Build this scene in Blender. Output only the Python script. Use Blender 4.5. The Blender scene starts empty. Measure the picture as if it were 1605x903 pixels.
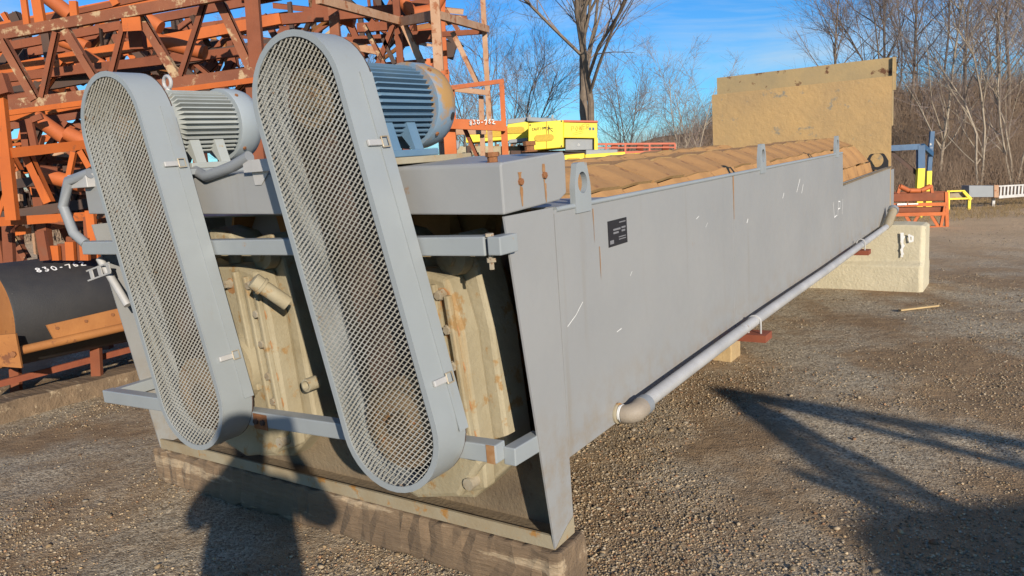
import bpy, math, random
import numpy as np
from mathutils import Vector, Matrix, Quaternion

random.seed(7); rng = np.random.default_rng(7)
scene = bpy.context.scene
COL = scene.collection

# ------------------------------------------------------------------ camera
RT = Vector((0.998725, -0.0071972, -0.0499622))      # camera right, down, forward in world axes
DN = Vector((-0.0504779, -0.1423991, -0.9885214))
FW = Vector((0.0, 0.9897832, -0.1425809))
CAM = Vector((0, 0, 1.62)); FPX = 1210.0; PCX, PCY = 802.5, 451.5
cd = bpy.data.cameras.new('camera'); camo = bpy.data.objects.new('camera', cd); COL.objects.link(camo)
M3 = Matrix((RT, -DN, -FW)).transposed()
camo.matrix_world = Matrix.Translation(CAM) @ M3.to_4x4()
cd.sensor_width = 36; cd.lens = 36 * FPX / 1605.0; cd.clip_start = 0.05; cd.clip_end = 600
scene.camera = camo

# ------------------------------------------------------------------ light
SUN_AZ, SUN_EL = math.radians(-18.3), math.radians(16.5)      # direction the light travels to (azimuth from +Y to +X)
L = Vector((math.sin(SUN_AZ) * math.cos(SUN_EL), math.cos(SUN_AZ) * math.cos(SUN_EL), -math.sin(SUN_EL)))
w = bpy.data.worlds.new('World'); scene.world = w; w.use_nodes = True
nt = w.node_tree; nt.nodes.clear()
def wn(t, **k):
    n = nt.nodes.new(t)
    for a, b in k.items(): setattr(n, a, b)
    return n
sky = wn('ShaderNodeTexSky', sky_type='NISHITA', sun_disc=False, sun_elevation=SUN_EL, altitude=200, air_density=1.0, dust_density=0.15, ozone_density=2.5)
sky.sun_rotation = math.atan2(-L.x, -L.y)
hsv = wn('ShaderNodeHueSaturation'); hsv.inputs['Saturation'].default_value = 1.2; hsv.inputs['Value'].default_value = 1.6
tint = wn('ShaderNodeMixRGB', blend_type='MULTIPLY'); tint.inputs['Fac'].default_value = 1; tint.inputs['Color2'].default_value = (0.50, 0.97, 1.40, 1)
tc = wn('ShaderNodeTexCoord'); mp = wn('ShaderNodeMapping'); mp.inputs['Scale'].default_value = (1.2, 1.2, 5.5); mp.inputs['Rotation'].default_value = (0.0, 0.22, 0.5)
ns = wn('ShaderNodeTexNoise'); ns.inputs['Scale'].default_value = 2.6; ns.inputs['Detail'].default_value = 9; ns.inputs['Roughness'].default_value = 0.62; ns.inputs['Distortion'].default_value = 0.6
rp = wn('ShaderNodeValToRGB'); rp.color_ramp.elements[0].position = 0.47; rp.color_ramp.elements[0].color = (0, 0, 0, 1); rp.color_ramp.elements[1].position = 0.74; rp.color_ramp.elements[1].color = (0.6, 0.6, 0.6, 1)
mx = wn('ShaderNodeMixRGB'); mx.inputs['Color2'].default_value = (9.0, 10.5, 11.5, 1)
bg = wn('ShaderNodeBackground'); bg.inputs['Strength'].default_value = 0.055
ow = wn('ShaderNodeOutputWorld')
lk = nt.links.new
lk(sky.outputs[0], hsv.inputs['Color']); lk(hsv.outputs[0], tint.inputs['Color1']); lk(tint.outputs[0], mx.inputs['Color1'])
lk(tc.outputs['Generated'], mp.inputs[0]); lk(mp.outputs[0], ns.inputs['Vector']); lk(ns.outputs['Fac'], rp.inputs[0]); lk(rp.outputs[0], mx.inputs['Fac'])
lk(mx.outputs[0], bg.inputs['Color']); lk(bg.outputs[0], ow.inputs['Surface'])
sd = bpy.data.lights.new('sun', 'SUN'); sd.energy = 5.0; sd.angle = math.radians(0.55); sd.color = (1.0, 0.89, 0.74)
so = bpy.data.objects.new('sun', sd); COL.objects.link(so); so.location = (6, -20, 12)
so.rotation_euler = L.to_track_quat('-Z', 'Y').to_euler()
scene.view_settings.view_transform = 'Standard'; scene.view_settings.look = 'None'
scene.view_settings.exposure = 0.3; scene.view_settings.gamma = 1; scene.view_settings.use_curve_mapping = False

scene.cycles.max_bounces = 5; scene.cycles.diffuse_bounces = 3; scene.cycles.glossy_bounces = 2
# ------------------------------------------------------------------ materials
MATS = {}
def mat(name, col, col2=None, rough=0.6, metal=0.0, rust=0.0, rustcol=(0.22, 0.075, 0.02), scale=3.0, bump=0.15, bscale=60.0, streak=0.0,
        streakcol=(0.30, 0.17, 0.07), fleck=0.0, fleckcol=(0.75, 0.74, 0.7), attr=False, spec=0.4, grain=None):
    m = bpy.data.materials.new(name); m.use_nodes = True; t = m.node_tree; N = t.nodes; k = t.links.new
    b = N['Principled BSDF']; b.inputs['Roughness'].default_value = rough; b.inputs['Metallic'].default_value = metal
    b.inputs['Specular IOR Level'].default_value = spec
    tcn = N.new('ShaderNodeTexCoord'); co = tcn.outputs['Object']
    if grain is not None:
        g1 = N.new('ShaderNodeMapping'); g1.inputs['Rotation'].default_value = (0, 0, -grain); g2 = N.new('ShaderNodeMapping'); g2.inputs['Scale'].default_value = (0.16, 1.3, 1.3); k(co, g1.inputs[0]); k(g1.outputs[0], g2.inputs[0]); co = g2.outputs[0]
    def noise(sc, det=6, ro=0.6, vec=None):
        n = N.new('ShaderNodeTexNoise'); n.inputs['Scale'].default_value = sc; n.inputs['Detail'].default_value = det; n.inputs['Roughness'].default_value = ro
        k(vec if vec else co, n.inputs['Vector']); return n.outputs['Fac']
    def ramp(f, a, c):
        r = N.new('ShaderNodeMapRange'); r.inputs['From Min'].default_value = a; r.inputs['From Max'].default_value = c; k(f, r.inputs['Value']); return r.outputs[0]
    def mix(f, a, c):
        x = N.new('ShaderNodeMixRGB'); k(f, x.inputs['Fac'])
        if isinstance(a, tuple): x.inputs['Color1'].default_value = (*a, 1)
        else: k(a, x.inputs['Color1'])
        if isinstance(c, tuple): x.inputs['Color2'].default_value = (*c, 1)
        else: k(c, x.inputs['Color2'])
        return x.outputs[0]
    col2 = col2 or tuple(c * 0.72 for c in col)
    cur = mix(ramp(noise(scale), 0.3, 0.7), col, col2)
    if attr:
        a = N.new('ShaderNodeAttribute'); a.attribute_name = 'tint'
        x = N.new('ShaderNodeMixRGB'); x.blend_type = 'MULTIPLY'; x.inputs['Fac'].default_value = 1; k(cur, x.inputs['Color1']); k(a.outputs['Color'], x.inputs['Color2']); cur = x.outputs[0]
    if streak > 0:
        mpn = N.new('ShaderNodeMapping'); mpn.inputs['Scale'].default_value = (1, 1, 0.06); k(co, mpn.inputs[0])
        cur = mix(ramp(noise(9, 5, 0.6, mpn.outputs[0]), 0.72 - 0.25 * streak, 0.95 - 0.2 * streak), cur, streakcol)
    if rust > 0:
        f = ramp(noise(scale * 2.3, 10, 0.68), 0.72 - 0.3 * rust, 0.76 - 0.26 * rust)
        cur = mix(f, cur, rustcol)
    if name == 'grey_paint':                            # splashed mud along the foot of the plates
        sz = N.new('ShaderNodeSeparateXYZ'); k(co, sz.inputs[0]); ml = N.new('ShaderNodeMath'); ml.operation = 'MULTIPLY'; k(ramp(sz.outputs['Z'], 0.62, 0.30), ml.inputs[0]); k(ramp(noise(7, 8, 0.7), 0.45, 0.75), ml.inputs[1]); cur = mix(ml.outputs[0], cur, (0.24, 0.19, 0.13))
    if fleck > 0:
        f = ramp(noise(26, 3, 0.5), 0.80 - 0.12 * fleck, 0.82 - 0.12 * fleck); cur = mix(f, cur, fleckcol)
    k(cur, b.inputs['Base Color'])
    r = N.new('ShaderNodeMapRange'); r.inputs['To Min'].default_value = max(0.05, rough - 0.12); r.inputs['To Max'].default_value = min(1, rough + 0.15)
    k(noise(scale * 4, 4), r.inputs['Value']); k(r.outputs[0], b.inputs['Roughness'])
    if bump > 0:
        bp = N.new('ShaderNodeBump'); bp.inputs['Strength'].default_value = bump; bp.inputs['Distance'].default_value = 0.02
        k(noise(bscale, 6, 0.65), bp.inputs['Height']); k(bp.outputs[0], b.inputs['Normal'])
    MATS[name] = m; return m
mat('grey_paint', (0.285, 0.288, 0.285), (0.25, 0.256, 0.258), 0.42, rust=0.19, rustcol=(0.27, 0.16, 0.08), scale=1.6, bump=0.16, bscale=2.6, streak=0.42, streakcol=(0.235, 0.22, 0.195), fleck=0.16, fleckcol=(0.45, 0.45, 0.43))
mat('guard_paint', (0.285, 0.312, 0.322), (0.25, 0.272, 0.28), 0.40, rust=0.17, rustcol=(0.33, 0.20, 0.09), scale=2.6, bump=0.05, bscale=9, streak=0.3, streakcol=(0.25, 0.215, 0.15))
mat('mesh_metal', (0.37, 0.375, 0.36), (0.30, 0.285, 0.24), 0.6, rust=0.3, rustcol=(0.22, 0.12, 0.05), scale=4, bump=0)
mat('casting_tan', (0.36, 0.32, 0.225), (0.27, 0.225, 0.14), 0.7, rust=0.5, rustcol=(0.29, 0.18, 0.075), scale=3.2, bump=0.25, bscale=40, streak=0.35, streakcol=(0.38, 0.22, 0.07))
mat('bolt_steel', (0.42, 0.38, 0.30), (0.30, 0.24, 0.16), 0.55, metal=0.2, rust=0.4, scale=20, bump=0.1)
mat('rusty_bolt', (0.20, 0.08, 0.03), (0.28, 0.12, 0.05), 0.85, scale=30, bump=0.4, bscale=120)
mat('rust_stain', (0.26, 0.12, 0.04), (0.34, 0.20, 0.10), 0.8, scale=30, bump=0)
mat('tray_dirt', (0.24, 0.185, 0.115), (0.12, 0.09, 0.06), 0.9, rust=0.4, rustcol=(0.10, 0.06, 0.035), scale=3, bump=0.4, bscale=50)
mat('lip_paint', (0.32, 0.285, 0.205), (0.27, 0.205, 0.12), 0.7, rust=0.5, rustcol=(0.33, 0.17, 0.05), scale=4, bump=0.15)
mat('screw_rust', (0.46, 0.25, 0.095), (0.33, 0.175, 0.068), 0.85, rust=0.42, rustcol=(0.22, 0.105, 0.045), scale=2.5, bump=0.35, bscale=45)
mat('shoe_edge', (0.44, 0.29, 0.13), (0.30, 0.17, 0.07), 0.8, scale=8, bump=0.2)
mat('mud_plate', (0.50, 0.325, 0.14), (0.38, 0.26, 0.13), 0.85, rust=0.40, rustcol=(0.25, 0.225, 0.17), scale=1.6, bump=0.5, bscale=14, streak=0.45, streakcol=(0.36, 0.26, 0.13), fleck=0.25, fleckcol=(0.22, 0.18, 0.12))
mat('mud_top', (0.42, 0.30, 0.145), (0.32, 0.245, 0.135), 0.85, rust=0.42, rustcol=(0.13, 0.06, 0.03), scale=2.5, bump=0.2, bscale=20)
mat('galvanised', (0.50, 0.49, 0.475), (0.36, 0.355, 0.345), 0.5, metal=0.15, rust=0.3, rustcol=(0.32, 0.25, 0.18), scale=5, bump=0.05)
mat('elbow_cast', (0.29, 0.245, 0.19), (0.22, 0.185, 0.15), 0.6, rust=0.3, rustcol=(0.36, 0.2, 0.08), scale=8, bump=0.15)
mat('motor_grey', (0.36, 0.385, 0.375), (0.30, 0.315, 0.295), 0.5, rust=0.3, rustcol=(0.36, 0.27, 0.15), scale=5, bump=0.05)
mat('cowl_grey', (0.29, 0.325, 0.345), (0.265, 0.30, 0.315), 0.45, scale=3, bump=0.02)
mat('motor_blue', (0.085, 0.165, 0.26), (0.12, 0.20, 0.28), 0.55, rust=0.1, rustcol=(0.30, 0.24, 0.16), scale=6, bump=0.08)
mat('cowl_blue', (0.15, 0.235, 0.33), (0.20, 0.28, 0.36), 0.5, rust=0.88, rustcol=(0.36, 0.21, 0.075), scale=1.5, bump=0.1)
mat('orange_paint', (0.50, 0.12, 0.018), (0.36, 0.082, 0.016), 0.6, streak=0.4, streakcol=(0.20, 0.06, 0.02), rust=0.4, rustcol=(0.25, 0.075, 0.025), scale=2.2, bump=0.06)
mat('orange_rust', (0.23, 0.068, 0.028), (0.15, 0.046, 0.022), 0.8, streak=0.4, streakcol=(0.10, 0.04, 0.02), rust=0.5, rustcol=(0.17, 0.06, 0.03), scale=2.5, bump=0.15)
mat('orange_peel', (0.24, 0.085, 0.04), (0.17, 0.058, 0.03), 0.8, rust=0.62, rustcol=(0.40, 0.28, 0.16), scale=2.6, bump=0.2)
mat('peel_pale', (0.44, 0.29, 0.19), (0.34, 0.18, 0.10), 0.85, streak=0.5, streakcol=(0.22, 0.09, 0.04), rust=0.58, rustcol=(0.28, 0.11, 0.05), scale=4, bump=0.2)
mat('orange_dull', (0.36, 0.15, 0.042), (0.26, 0.10, 0.03), 0.75, rust=0.4, rustcol=(0.16, 0.06, 0.025), scale=3, bump=0.15)
mat('roller_orange', (0.46, 0.12, 0.03), (0.34, 0.085, 0.025), 0.65, rust=0.25, scale=3, bump=0.05)
mat('dark_steel_shade', (0.05, 0.035, 0.03), (0.09, 0.05, 0.035), 0.8, scale=4)  # dark steel parts, and shade coloured into guard backing and stack members
mat('black_rubber', (0.022, 0.022, 0.024), (0.035, 0.033, 0.032), 0.62, scale=4, bump=0.15, bscale=90, fleck=0.1, fleckcol=(0.09, 0.085, 0.08))
mat('pale_teal', (0.30, 0.44, 0.43), (0.24, 0.34, 0.34), 0.6, rust=0.2, scale=5)
mat('yellow_paint', (0.78, 0.63, 0.03), (0.68, 0.53, 0.04), 0.5, rust=0.2, rustcol=(0.45, 0.33, 0.08), scale=1.5, bump=0.02)
mat('yellow_mesh', (0.55, 0.36, 0.04), (0.42, 0.27, 0.03), 0.7, scale=30, bump=0.4, bscale=80)
mat('plain_grey', (0.24, 0.255, 0.27), (0.20, 0.215, 0.23), 0.5, scale=1.5, bump=0.02)
mat('red_frame', (0.50, 0.13, 0.07), (0.42, 0.10, 0.05), 0.6, rust=0.2, scale=2)
mat('blue_steel', (0.035, 0.10, 0.20), (0.03, 0.075, 0.15), 0.5, rust=0.25, rustcol=(0.55, 0.5, 0.42), scale=2)
mat('concrete', (0.55, 0.49, 0.35), (0.45, 0.40, 0.28), 0.9, rust=0.25, rustcol=(0.26, 0.23, 0.17), scale=3, bump=0.5, bscale=35)
mat('timber', (0.24, 0.165, 0.10), (0.12, 0.085, 0.055), 0.92, rust=0.5, rustcol=(0.36, 0.275, 0.18), scale=4.0, bump=0.9, bscale=24, grain=2.548)
mat('new_wood', (0.50, 0.36, 0.18), (0.36, 0.25, 0.13), 0.85, scale=6, bump=0.3)
mat('red_tab', (0.26, 0.075, 0.035), (0.20, 0.055, 0.03), 0.75, scale=10, bump=0.15)
mat('chalk', (0.80, 0.80, 0.78), (0.68, 0.68, 0.66), 0.9, scale=20, bump=0)
mat('black_ink', (0.05, 0.045, 0.03), None, 0.7, bump=0)
mat('plate_black', (0.02, 0.02, 0.024), None, 0.35, bump=0)
mat('plate_grey', (0.20, 0.20, 0.21), None, 0.5, bump=0)
mat('bark', (0.20, 0.155, 0.115), (0.12, 0.092, 0.07), 0.95, scale=6, bump=0.6, bscale=25)
mat('bark_pale', (0.40, 0.335, 0.25), (0.23, 0.185, 0.14), 0.9, scale=3, bump=0.4, bscale=25)
mat('twig', (0.23, 0.185, 0.165), (0.16, 0.125, 0.115), 0.95, scale=2, bump=0)
mat('brush', (0.34, 0.245, 0.165), (0.20, 0.14, 0.10), 0.95, scale=0.7, bump=0)
mat('dry_grass', (0.34, 0.24, 0.11), (0.24, 0.165, 0.08), 0.95, scale=1.2, bump=0)
mat('stone', (0.62, 0.51, 0.365), (0.48, 0.385, 0.27), 0.9, scale=30, bump=0.2, bscale=120, attr=True)
mat('belt', (0.03, 0.028, 0.025), None, 0.8, bump=0)
mat('sheave', (0.20, 0.14, 0.08), (0.13, 0.085, 0.045), 0.8, rust=0.3, scale=6, bump=0.2)
mat('skin', (0.50, 0.30, 0.22), None, 0.55, bump=0); mat('jacket', (0.05, 0.06, 0.08), None, 0.9, scale=20, bump=0.3)
mat('jeans', (0.06, 0.09, 0.16), None, 0.9, scale=30, bump=0.2); mat('hair', (0.05, 0.03, 0.02), None, 0.7, bump=0); mat('boot', (0.10, 0.06, 0.035), None, 0.8)

# ground: layered dirt and gravel
def ground_mat():
    m = bpy.data.materials.new('ground_gravel'); m.use_nodes = True; t = m.node_tree; N = t.nodes; k = t.links.new
    b = N['Principled BSDF']; b.inputs['Roughness'].default_value = 0.97; b.inputs['Specular IOR Level'].default_value = 0.15
    g = N.new('ShaderNodeNewGeometry'); P = g.outputs['Position']
    def noise(sc, det=6, ro=0.6):
        n = N.new('ShaderNodeTexNoise'); n.inputs['Scale'].default_value = sc; n.inputs['Detail'].default_value = det; n.inputs['Roughness'].default_value = ro; k(P, n.inputs['Vector']); return n.outputs['Fac']
    def ramp(f, a, c, lo=0, hi=1):
        r = N.new('ShaderNodeMapRange'); r.inputs['From Min'].default_value = a; r.inputs['From Max'].default_value = c; r.inputs['To Min'].default_value = lo; r.inputs['To Max'].default_value = hi; k(f, r.inputs['Value']); return r.outputs[0]
    def mix(f, a, c, bt='MIX'):
        x = N.new('ShaderNodeMixRGB'); x.blend_type = bt
        if isinstance(f, float): x.inputs['Fac'].default_value = f
        else: k(f, x.inputs['Fac'])
        for s, v in (('Color1', a), ('Color2', c)):
            if isinstance(v, tuple): x.inputs[s].default_value = (*v, 1)
            else: k(v, x.inputs[s])
        return x.outputs[0]
    v = N.new('ShaderNodeTexVoronoi'); v.inputs['Scale'].default_value = 75; k(P, v.inputs['Vector'])
    v2 = N.new('ShaderNodeTexVoronoi'); v2.inputs['Scale'].default_value = 190; k(P, v2.inputs['Vector'])
    peb = mix(ramp(v.outputs['Color'], 0.1, 0.9), (0.20, 0.155, 0.105), (0.62, 0.52, 0.37))
    dirt = mix(ramp(noise(5), 0.3, 0.7), (0.37, 0.25, 0.14), (0.25, 0.17, 0.10))
    mpl = N.new('ShaderNodeMapping'); mpl.inputs['Rotation'].default_value = (0, 0, 0.6); mpl.inputs['Scale'].default_value = (1.5, 0.35, 1); k(P, mpl.inputs[0]); nl = N.new('ShaderNodeTexNoise'); nl.inputs['Scale'].default_value = 0.8; nl.inputs['Detail'].default_value = 6; k(mpl.outputs[0], nl.inputs['Vector'])
    avg = N.new('ShaderNodeMath'); avg.operation = 'ADD'; k(noise(1.1, 8, 0.62), avg.inputs[0]); k(nl.outputs['Fac'], avg.inputs[1])
    c = mix(ramp(avg.outputs[0], 0.90, 1.12), dirt, peb)
    # far away: brown compacted yard, colour lightened to stand in for sunlit stone faces
    sx = N.new('ShaderNodeSeparateXYZ'); k(P, sx.inputs[0])
    far = mix(ramp(noise(0.5, 6), 0.35, 0.65), (0.70, 0.49, 0.285), (0.52, 0.365, 0.215))
    c = mix(ramp(sx.outputs['Y'], 9, 17), c, far)
    litter = mix(ramp(noise(1.5, 8, 0.7), 0.35, 0.65), (0.27, 0.18, 0.10), (0.16, 0.11, 0.07))
    c = mix(ramp(sx.outputs['Z'], 0.15, 0.8), c, litter)
    k(c, b.inputs['Base Color'])
    add = N.new('ShaderNodeMath'); add.operation = 'ADD'; k(ramp(v.outputs['Distance'], 0, 0.6, 1, 0), add.inputs[0]); k(ramp(v2.outputs['Distance'], 0, 0.6, 0.5, 0), add.inputs[1])
    b1 = N.new('ShaderNodeBump'); b1.inputs['Strength'].default_value = 0.7; b1.inputs['Distance'].default_value = 0.010; k(add.outputs[0], b1.inputs['Height'])
    b2 = N.new('ShaderNodeBump'); b2.inputs['Strength'].default_value = 0.8; b2.inputs['Distance'].default_value = 0.05; k(noise(7, 8, 0.65), b2.inputs['Height']); k(b1.outputs[0], b2.inputs['Normal'])
    k(b2.outputs[0], b.inputs['Normal']); MATS['ground_gravel'] = m
ground_mat()

# ------------------------------------------------------------------ mesh builder
class MB:
    def __init__(s): s.v = []; s.f = []
    def raw(s, vs, fs):
        o = len(s.v); s.v += [tuple(a) for a in vs]; s.f += [tuple(i + o for i in f) for f in fs]; return s
    def box(s, a, b):
        (x0, y0, z0), (x1, y1, z1) = a, b
        return s.raw([(x0, y0, z0), (x1, y0, z0), (x1, y1, z0), (x0, y1, z0), (x0, y0, z1), (x1, y0, z1), (x1, y1, z1), (x0, y1, z1)],
                     [(0, 3, 2, 1), (4, 5, 6, 7), (0, 1, 5, 4), (1, 2, 6, 5), (2, 3, 7, 6), (3, 0, 4, 7)])
    def beam(s, p, q, wd, ht, up=(0, 0, 1)):
        p, q = Vector(p), Vector(q); d = (q - p).normalized(); u = Vector(up)
        if abs(d.dot(u)) > 0.97: u = Vector((0, 1, 0)) if abs(d.y) < 0.9 else Vector((1, 0, 0))
        r = d.cross(u).normalized() * (wd / 2); u = r.cross(d).normalized() * (ht / 2)
        vs = [p - r - u, p + r - u, p + r + u, p - r + u, q - r - u, q + r - u, q + r + u, q - r + u]
        return s.raw(vs, [(0, 1, 2, 3), (7, 6, 5, 4), (0, 4, 5, 1), (1, 5, 6, 2), (2, 6, 7, 3), (3, 7, 4, 0)])
    def angle(s, p, q, wd, up=(0, 0, 1), th=0.008):   # L-section bar
        p, q = Vector(p), Vector(q); d = (q - p).normalized(); u = Vector(up)
        if abs(d.dot(u)) > 0.97: u = Vector((0, 1, 0))
        r = d.cross(u).normalized(); u = r.cross(d).normalized()
        s.beam(p + r * 0, q + r * 0, th, wd, u); s.beam(p + r * (wd / 2) + u * (wd / 2), q + r * (wd / 2) + u * (wd / 2), wd, th, u); return s
    def tube(s, pts, rad, n=8, caps=True):
        pts = [Vector(p) for p in pts]; rr = rad if isinstance(rad, (list, tuple)) else [rad] * len(pts)
        o = len(s.v); u = None
        for i, p in enumerate(pts):
            d = (pts[min(i + 1, len(pts) - 1)] - pts[max(i - 1, 0)]).normalized()
            if u is None: u = d.orthogonal().normalized()
            u = (u - d * u.dot(d)).normalized(); w_ = d.cross(u)
            for j in range(n):
                a = 2 * math.pi * j / n; s.v.append(tuple(p + (u * math.cos(a) + w_ * math.sin(a)) * rr[i]))
        for i in range(len(pts) - 1):
            for j in range(n):
                a = o + i * n + j; b = o + i * n + (j + 1) % n; s.f.append((a, b, b + n, a + n))
        if caps: s.f.append(tuple(o + j for j in reversed(range(n)))); s.f.append(tuple(o + (len(pts) - 1) * n + j for j in range(n)))
        return s
    def lathe(s, p, ax, prof, n=24):                  # prof: (distance along axis, radius)
        p, ax = Vector(p), Vector(ax).normalized(); u = ax.orthogonal().normalized(); w_ = ax.cross(u); o = len(s.v)
        for (h, r) in prof:
            for j in range(n):
                a = 2 * math.pi * j / n; s.v.append(tuple(p + ax * h + (u * math.cos(a) + w_ * math.sin(a)) * r))
        for i in range(len(prof) - 1):
            for j in range(n):
                a = o + i * n + j; b = o + i * n + (j + 1) % n; s.f.append((a, b, b + n, a + n))
        s.f.append(tuple(o + j for j in reversed(range(n)))); s.f.append(tuple(o + (len(prof) - 1) * n + j for j in range(n))); return s
    def prism(s, pts, ext):                           # polygon of 3d points extruded by vector ext
        ext = Vector(ext); n = len(pts); a = [Vector(p) for p in pts]
        s.raw(a + [p + ext for p in a], [tuple(range(n)), tuple(reversed(range(n, 2 * n)))] + [(i, i + n, (i + 1) % n + n, (i + 1) % n) for i in range(n)]); return s
    def ringplate(s, outer, inner, ext):              # plate with a hole: outlines of equal count
        ext = Vector(ext); n = len(outer); o = len(s.v)
        for L_ in (outer, inner): s.v += [tuple(Vector(p)) for p in L_]
        for L_ in (outer, inner): s.v += [tuple(Vector(p) + ext) for p in L_]
        for i in range(n):
            j = (i + 1) % n
            s.f += [(o + i, o + j, o + n + j, o + n + i), (o + 2 * n + i, o + 3 * n + i, o + 3 * n + j, o + 2 * n + j),
                    (o + i, o + 2 * n + i, o + 2 * n + j, o + j), (o + n + i, o + n + j, o + 3 * n + j, o + 3 * n + i)]
        return s
    def mesh(s, name):
        me = bpy.data.meshes.new(name); me.from_pydata(s.v, [], s.f); me.update(); return me
    def build(s, name, m, parent=None, smooth=False, bevel=0.0, kind=None):
        me = s.mesh(name); me.materials.append(MATS[m]); o = bpy.data.objects.new(name, me); COL.objects.link(o)
        import bmesh
        bm = bmesh.new(); bm.from_mesh(me); bmesh.ops.recalc_face_normals(bm, faces=bm.faces); bm.to_mesh(me); bm.free()
        if smooth:
            me.polygons.foreach_set('use_smooth', [True] * len(me.polygons)); me.set_sharp_from_angle(angle=math.radians(40))
        if bevel > 0:
            b = o.modifiers.new('bevel', 'BEVEL'); b.width = bevel; b.segments = 2; b.limit_method = 'ANGLE'; b.angle_limit = math.radians(40)
        if parent: o.parent = parent
        if kind: o['kind'] = kind
        return o
def tag(o, label, cat, group=None):
    o['label'] = label; o['category'] = cat
    if group: o['group'] = group
    return o
def empty(name, loc=(0, 0, 0), label=None, cat=None, group=None):
    o = bpy.data.objects.new(name, None); COL.objects.link(o); o.location = loc; o.empty_display_size = 0.1
    if label: tag(o, label, cat, group)
    return o
def struct(o): o['kind'] = 'structure'; return o
def A(px, py, D):                                       # the place seen at a pixel of the photograph, D metres ahead
    r = RT * ((px - PCX) / FPX) + DN * ((py - PCY) / FPX) + FW
    return CAM + r * (D / r.y)
def hexbolt(mb, p, ax, r=0.016, h=0.014): return mb.lathe(p, ax, [(0, r), (h, r), (h + 0.001, r * 0.9)], 6)

# numpy value noise
_perm = rng.permutation(512)
def vnoise(x, y, s):
    x = np.asarray(x) * s; y = np.asarray(y) * s; xi = np.floor(x).astype(int); yi = np.floor(y).astype(int); fx = x - xi; fy = y - yi
    fx = fx * fx * (3 - 2 * fx); fy = fy * fy * (3 - 2 * fy)
    def h(a, b): return _perm[(_perm[a & 255] + b) & 511] / 511.0
    return (h(xi, yi) * (1 - fx) + h(xi + 1, yi) * fx) * (1 - fy) + (h(xi, yi + 1) * (1 - fx) + h(xi + 1, yi + 1) * fx) * fy
def sstep(a, b, v): v = np.clip((v - a) / (b - a), 0, 1); return v * v * (3 - 2 * v)
def ground_z(x, y):
    x = np.asarray(x, float); y = np.asarray(y, float)
    z = (vnoise(x, y, 0.7) - 0.5) * 0.05 + (vnoise(x, y, 2.3) - 0.5) * 0.02 + (vnoise(x, y, 6) - 0.5) * 0.010 - 0.012
    z = z * sstep(60, 20, y) * (1 - 0.75 * sstep(6, 20, y))
    Hh = 1.1 + 3.6 * sstep(4, 18, x)
    z = z + Hh * sstep(27.5 - 0.1 * x, 44, y) + (vnoise(x, y, 0.12) - 0.4) * 1.0 * sstep(30, 50, y)
    return z

# ------------------------------------------------------------------ ground
def sgrid(a, b, n, c, p=2.6):                          # spacing that grows away from c
    u = np.linspace(-1, 1, n); s = np.sign(u) * np.abs(u) ** p; return np.where(s < 0, c + s * (c - a), c + s * (b - c))
gx = sgrid(-130, 170, 260, 0.6); gy = sgrid(-60, 230, 300, 4.0)
GX, GY = np.meshgrid(gx, gy); GZ = ground_z(GX, GY)
nx, ny = len(gx), len(gy)
idx = np.arange(nx * ny).reshape(ny, nx)
quads = np.stack([idx[:-1, :-1], idx[:-1, 1:], idx[1:, 1:], idx[1:, :-1]], -1).reshape(-1, 4)
me = bpy.data.meshes.new('ground'); me.from_pydata(np.stack([GX, GY, GZ], -1).reshape(-1, 3).tolist(), [], quads.tolist()); me.update()
me.polygons.foreach_set('use_smooth', [True] * len(me.polygons)); me.materials.append(MATS['ground_gravel'])
ground = bpy.data.objects.new('ground', me); COL.objects.link(ground); struct(ground)

def np_mesh(name, verts, tris, m, tint=None, kind=None, parent=None):
    me = bpy.data.meshes.new(name); nv, nf = len(verts), len(tris); k = tris.shape[1]
    me.vertices.add(nv); me.vertices.foreach_set('co', verts.astype(np.float32).ravel())
    me.loops.add(nf * k); me.loops.foreach_set('vertex_index', tris.astype(np.int32).ravel())
    me.polygons.add(nf); me.polygons.foreach_set('loop_start', np.arange(0, nf * k, k, dtype=np.int32)); me.polygons.foreach_set('loop_total', np.full(nf, k, dtype=np.int32))
    if tint is not None:
        a = me.attributes.new('tint', 'FLOAT_COLOR', 'POINT'); a.data.foreach_set('color', np.concatenate([tint, np.ones((nv, 1))], 1).astype(np.float32).ravel())
    me.update(calc_edges=True); me.validate(); me.materials.append(MATS[m])
    o = bpy.data.objects.new(name, me); COL.objects.link(o)
    if kind: o['kind'] = kind
    if parent: o.parent = parent
    return o
# base stones
def ico():
    t = (1 + 5 ** .5) / 2; v = np.array([(-1, t, 0), (1, t, 0), (-1, -t, 0), (1, -t, 0), (0, -1, t), (0, 1, t), (0, -1, -t), (0, 1, -t), (t, 0, -1), (t, 0, 1), (-t, 0, -1), (-t, 0, 1)], float)
    f = np.array([(0, 11, 5), (0, 5, 1), (0, 1, 7), (0, 7, 10), (0, 10, 11), (1, 5, 9), (5, 11, 4), (11, 10, 2), (10, 7, 6), (7, 1, 8), (3, 9, 4), (3, 4, 2), (3, 2, 6), (3, 6, 8), (3, 8, 9), (4, 9, 5), (2, 4, 11), (6, 2, 10), (8, 6, 7), (9, 8, 1)])
    return v / np.linalg.norm(v[0]), f
octv = np.array([(1, 0, 0), (-1, 0, 0), (0, 1, 0), (0, -1, 0), (0, 0, 1), (0, 0, -1)], float); octf = np.array([(0, 2, 4), (2, 1, 4), (1, 3, 4), (3, 0, 4), (2, 0, 5), (1, 2, 5), (3, 1, 5), (0, 3, 5)])
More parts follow.
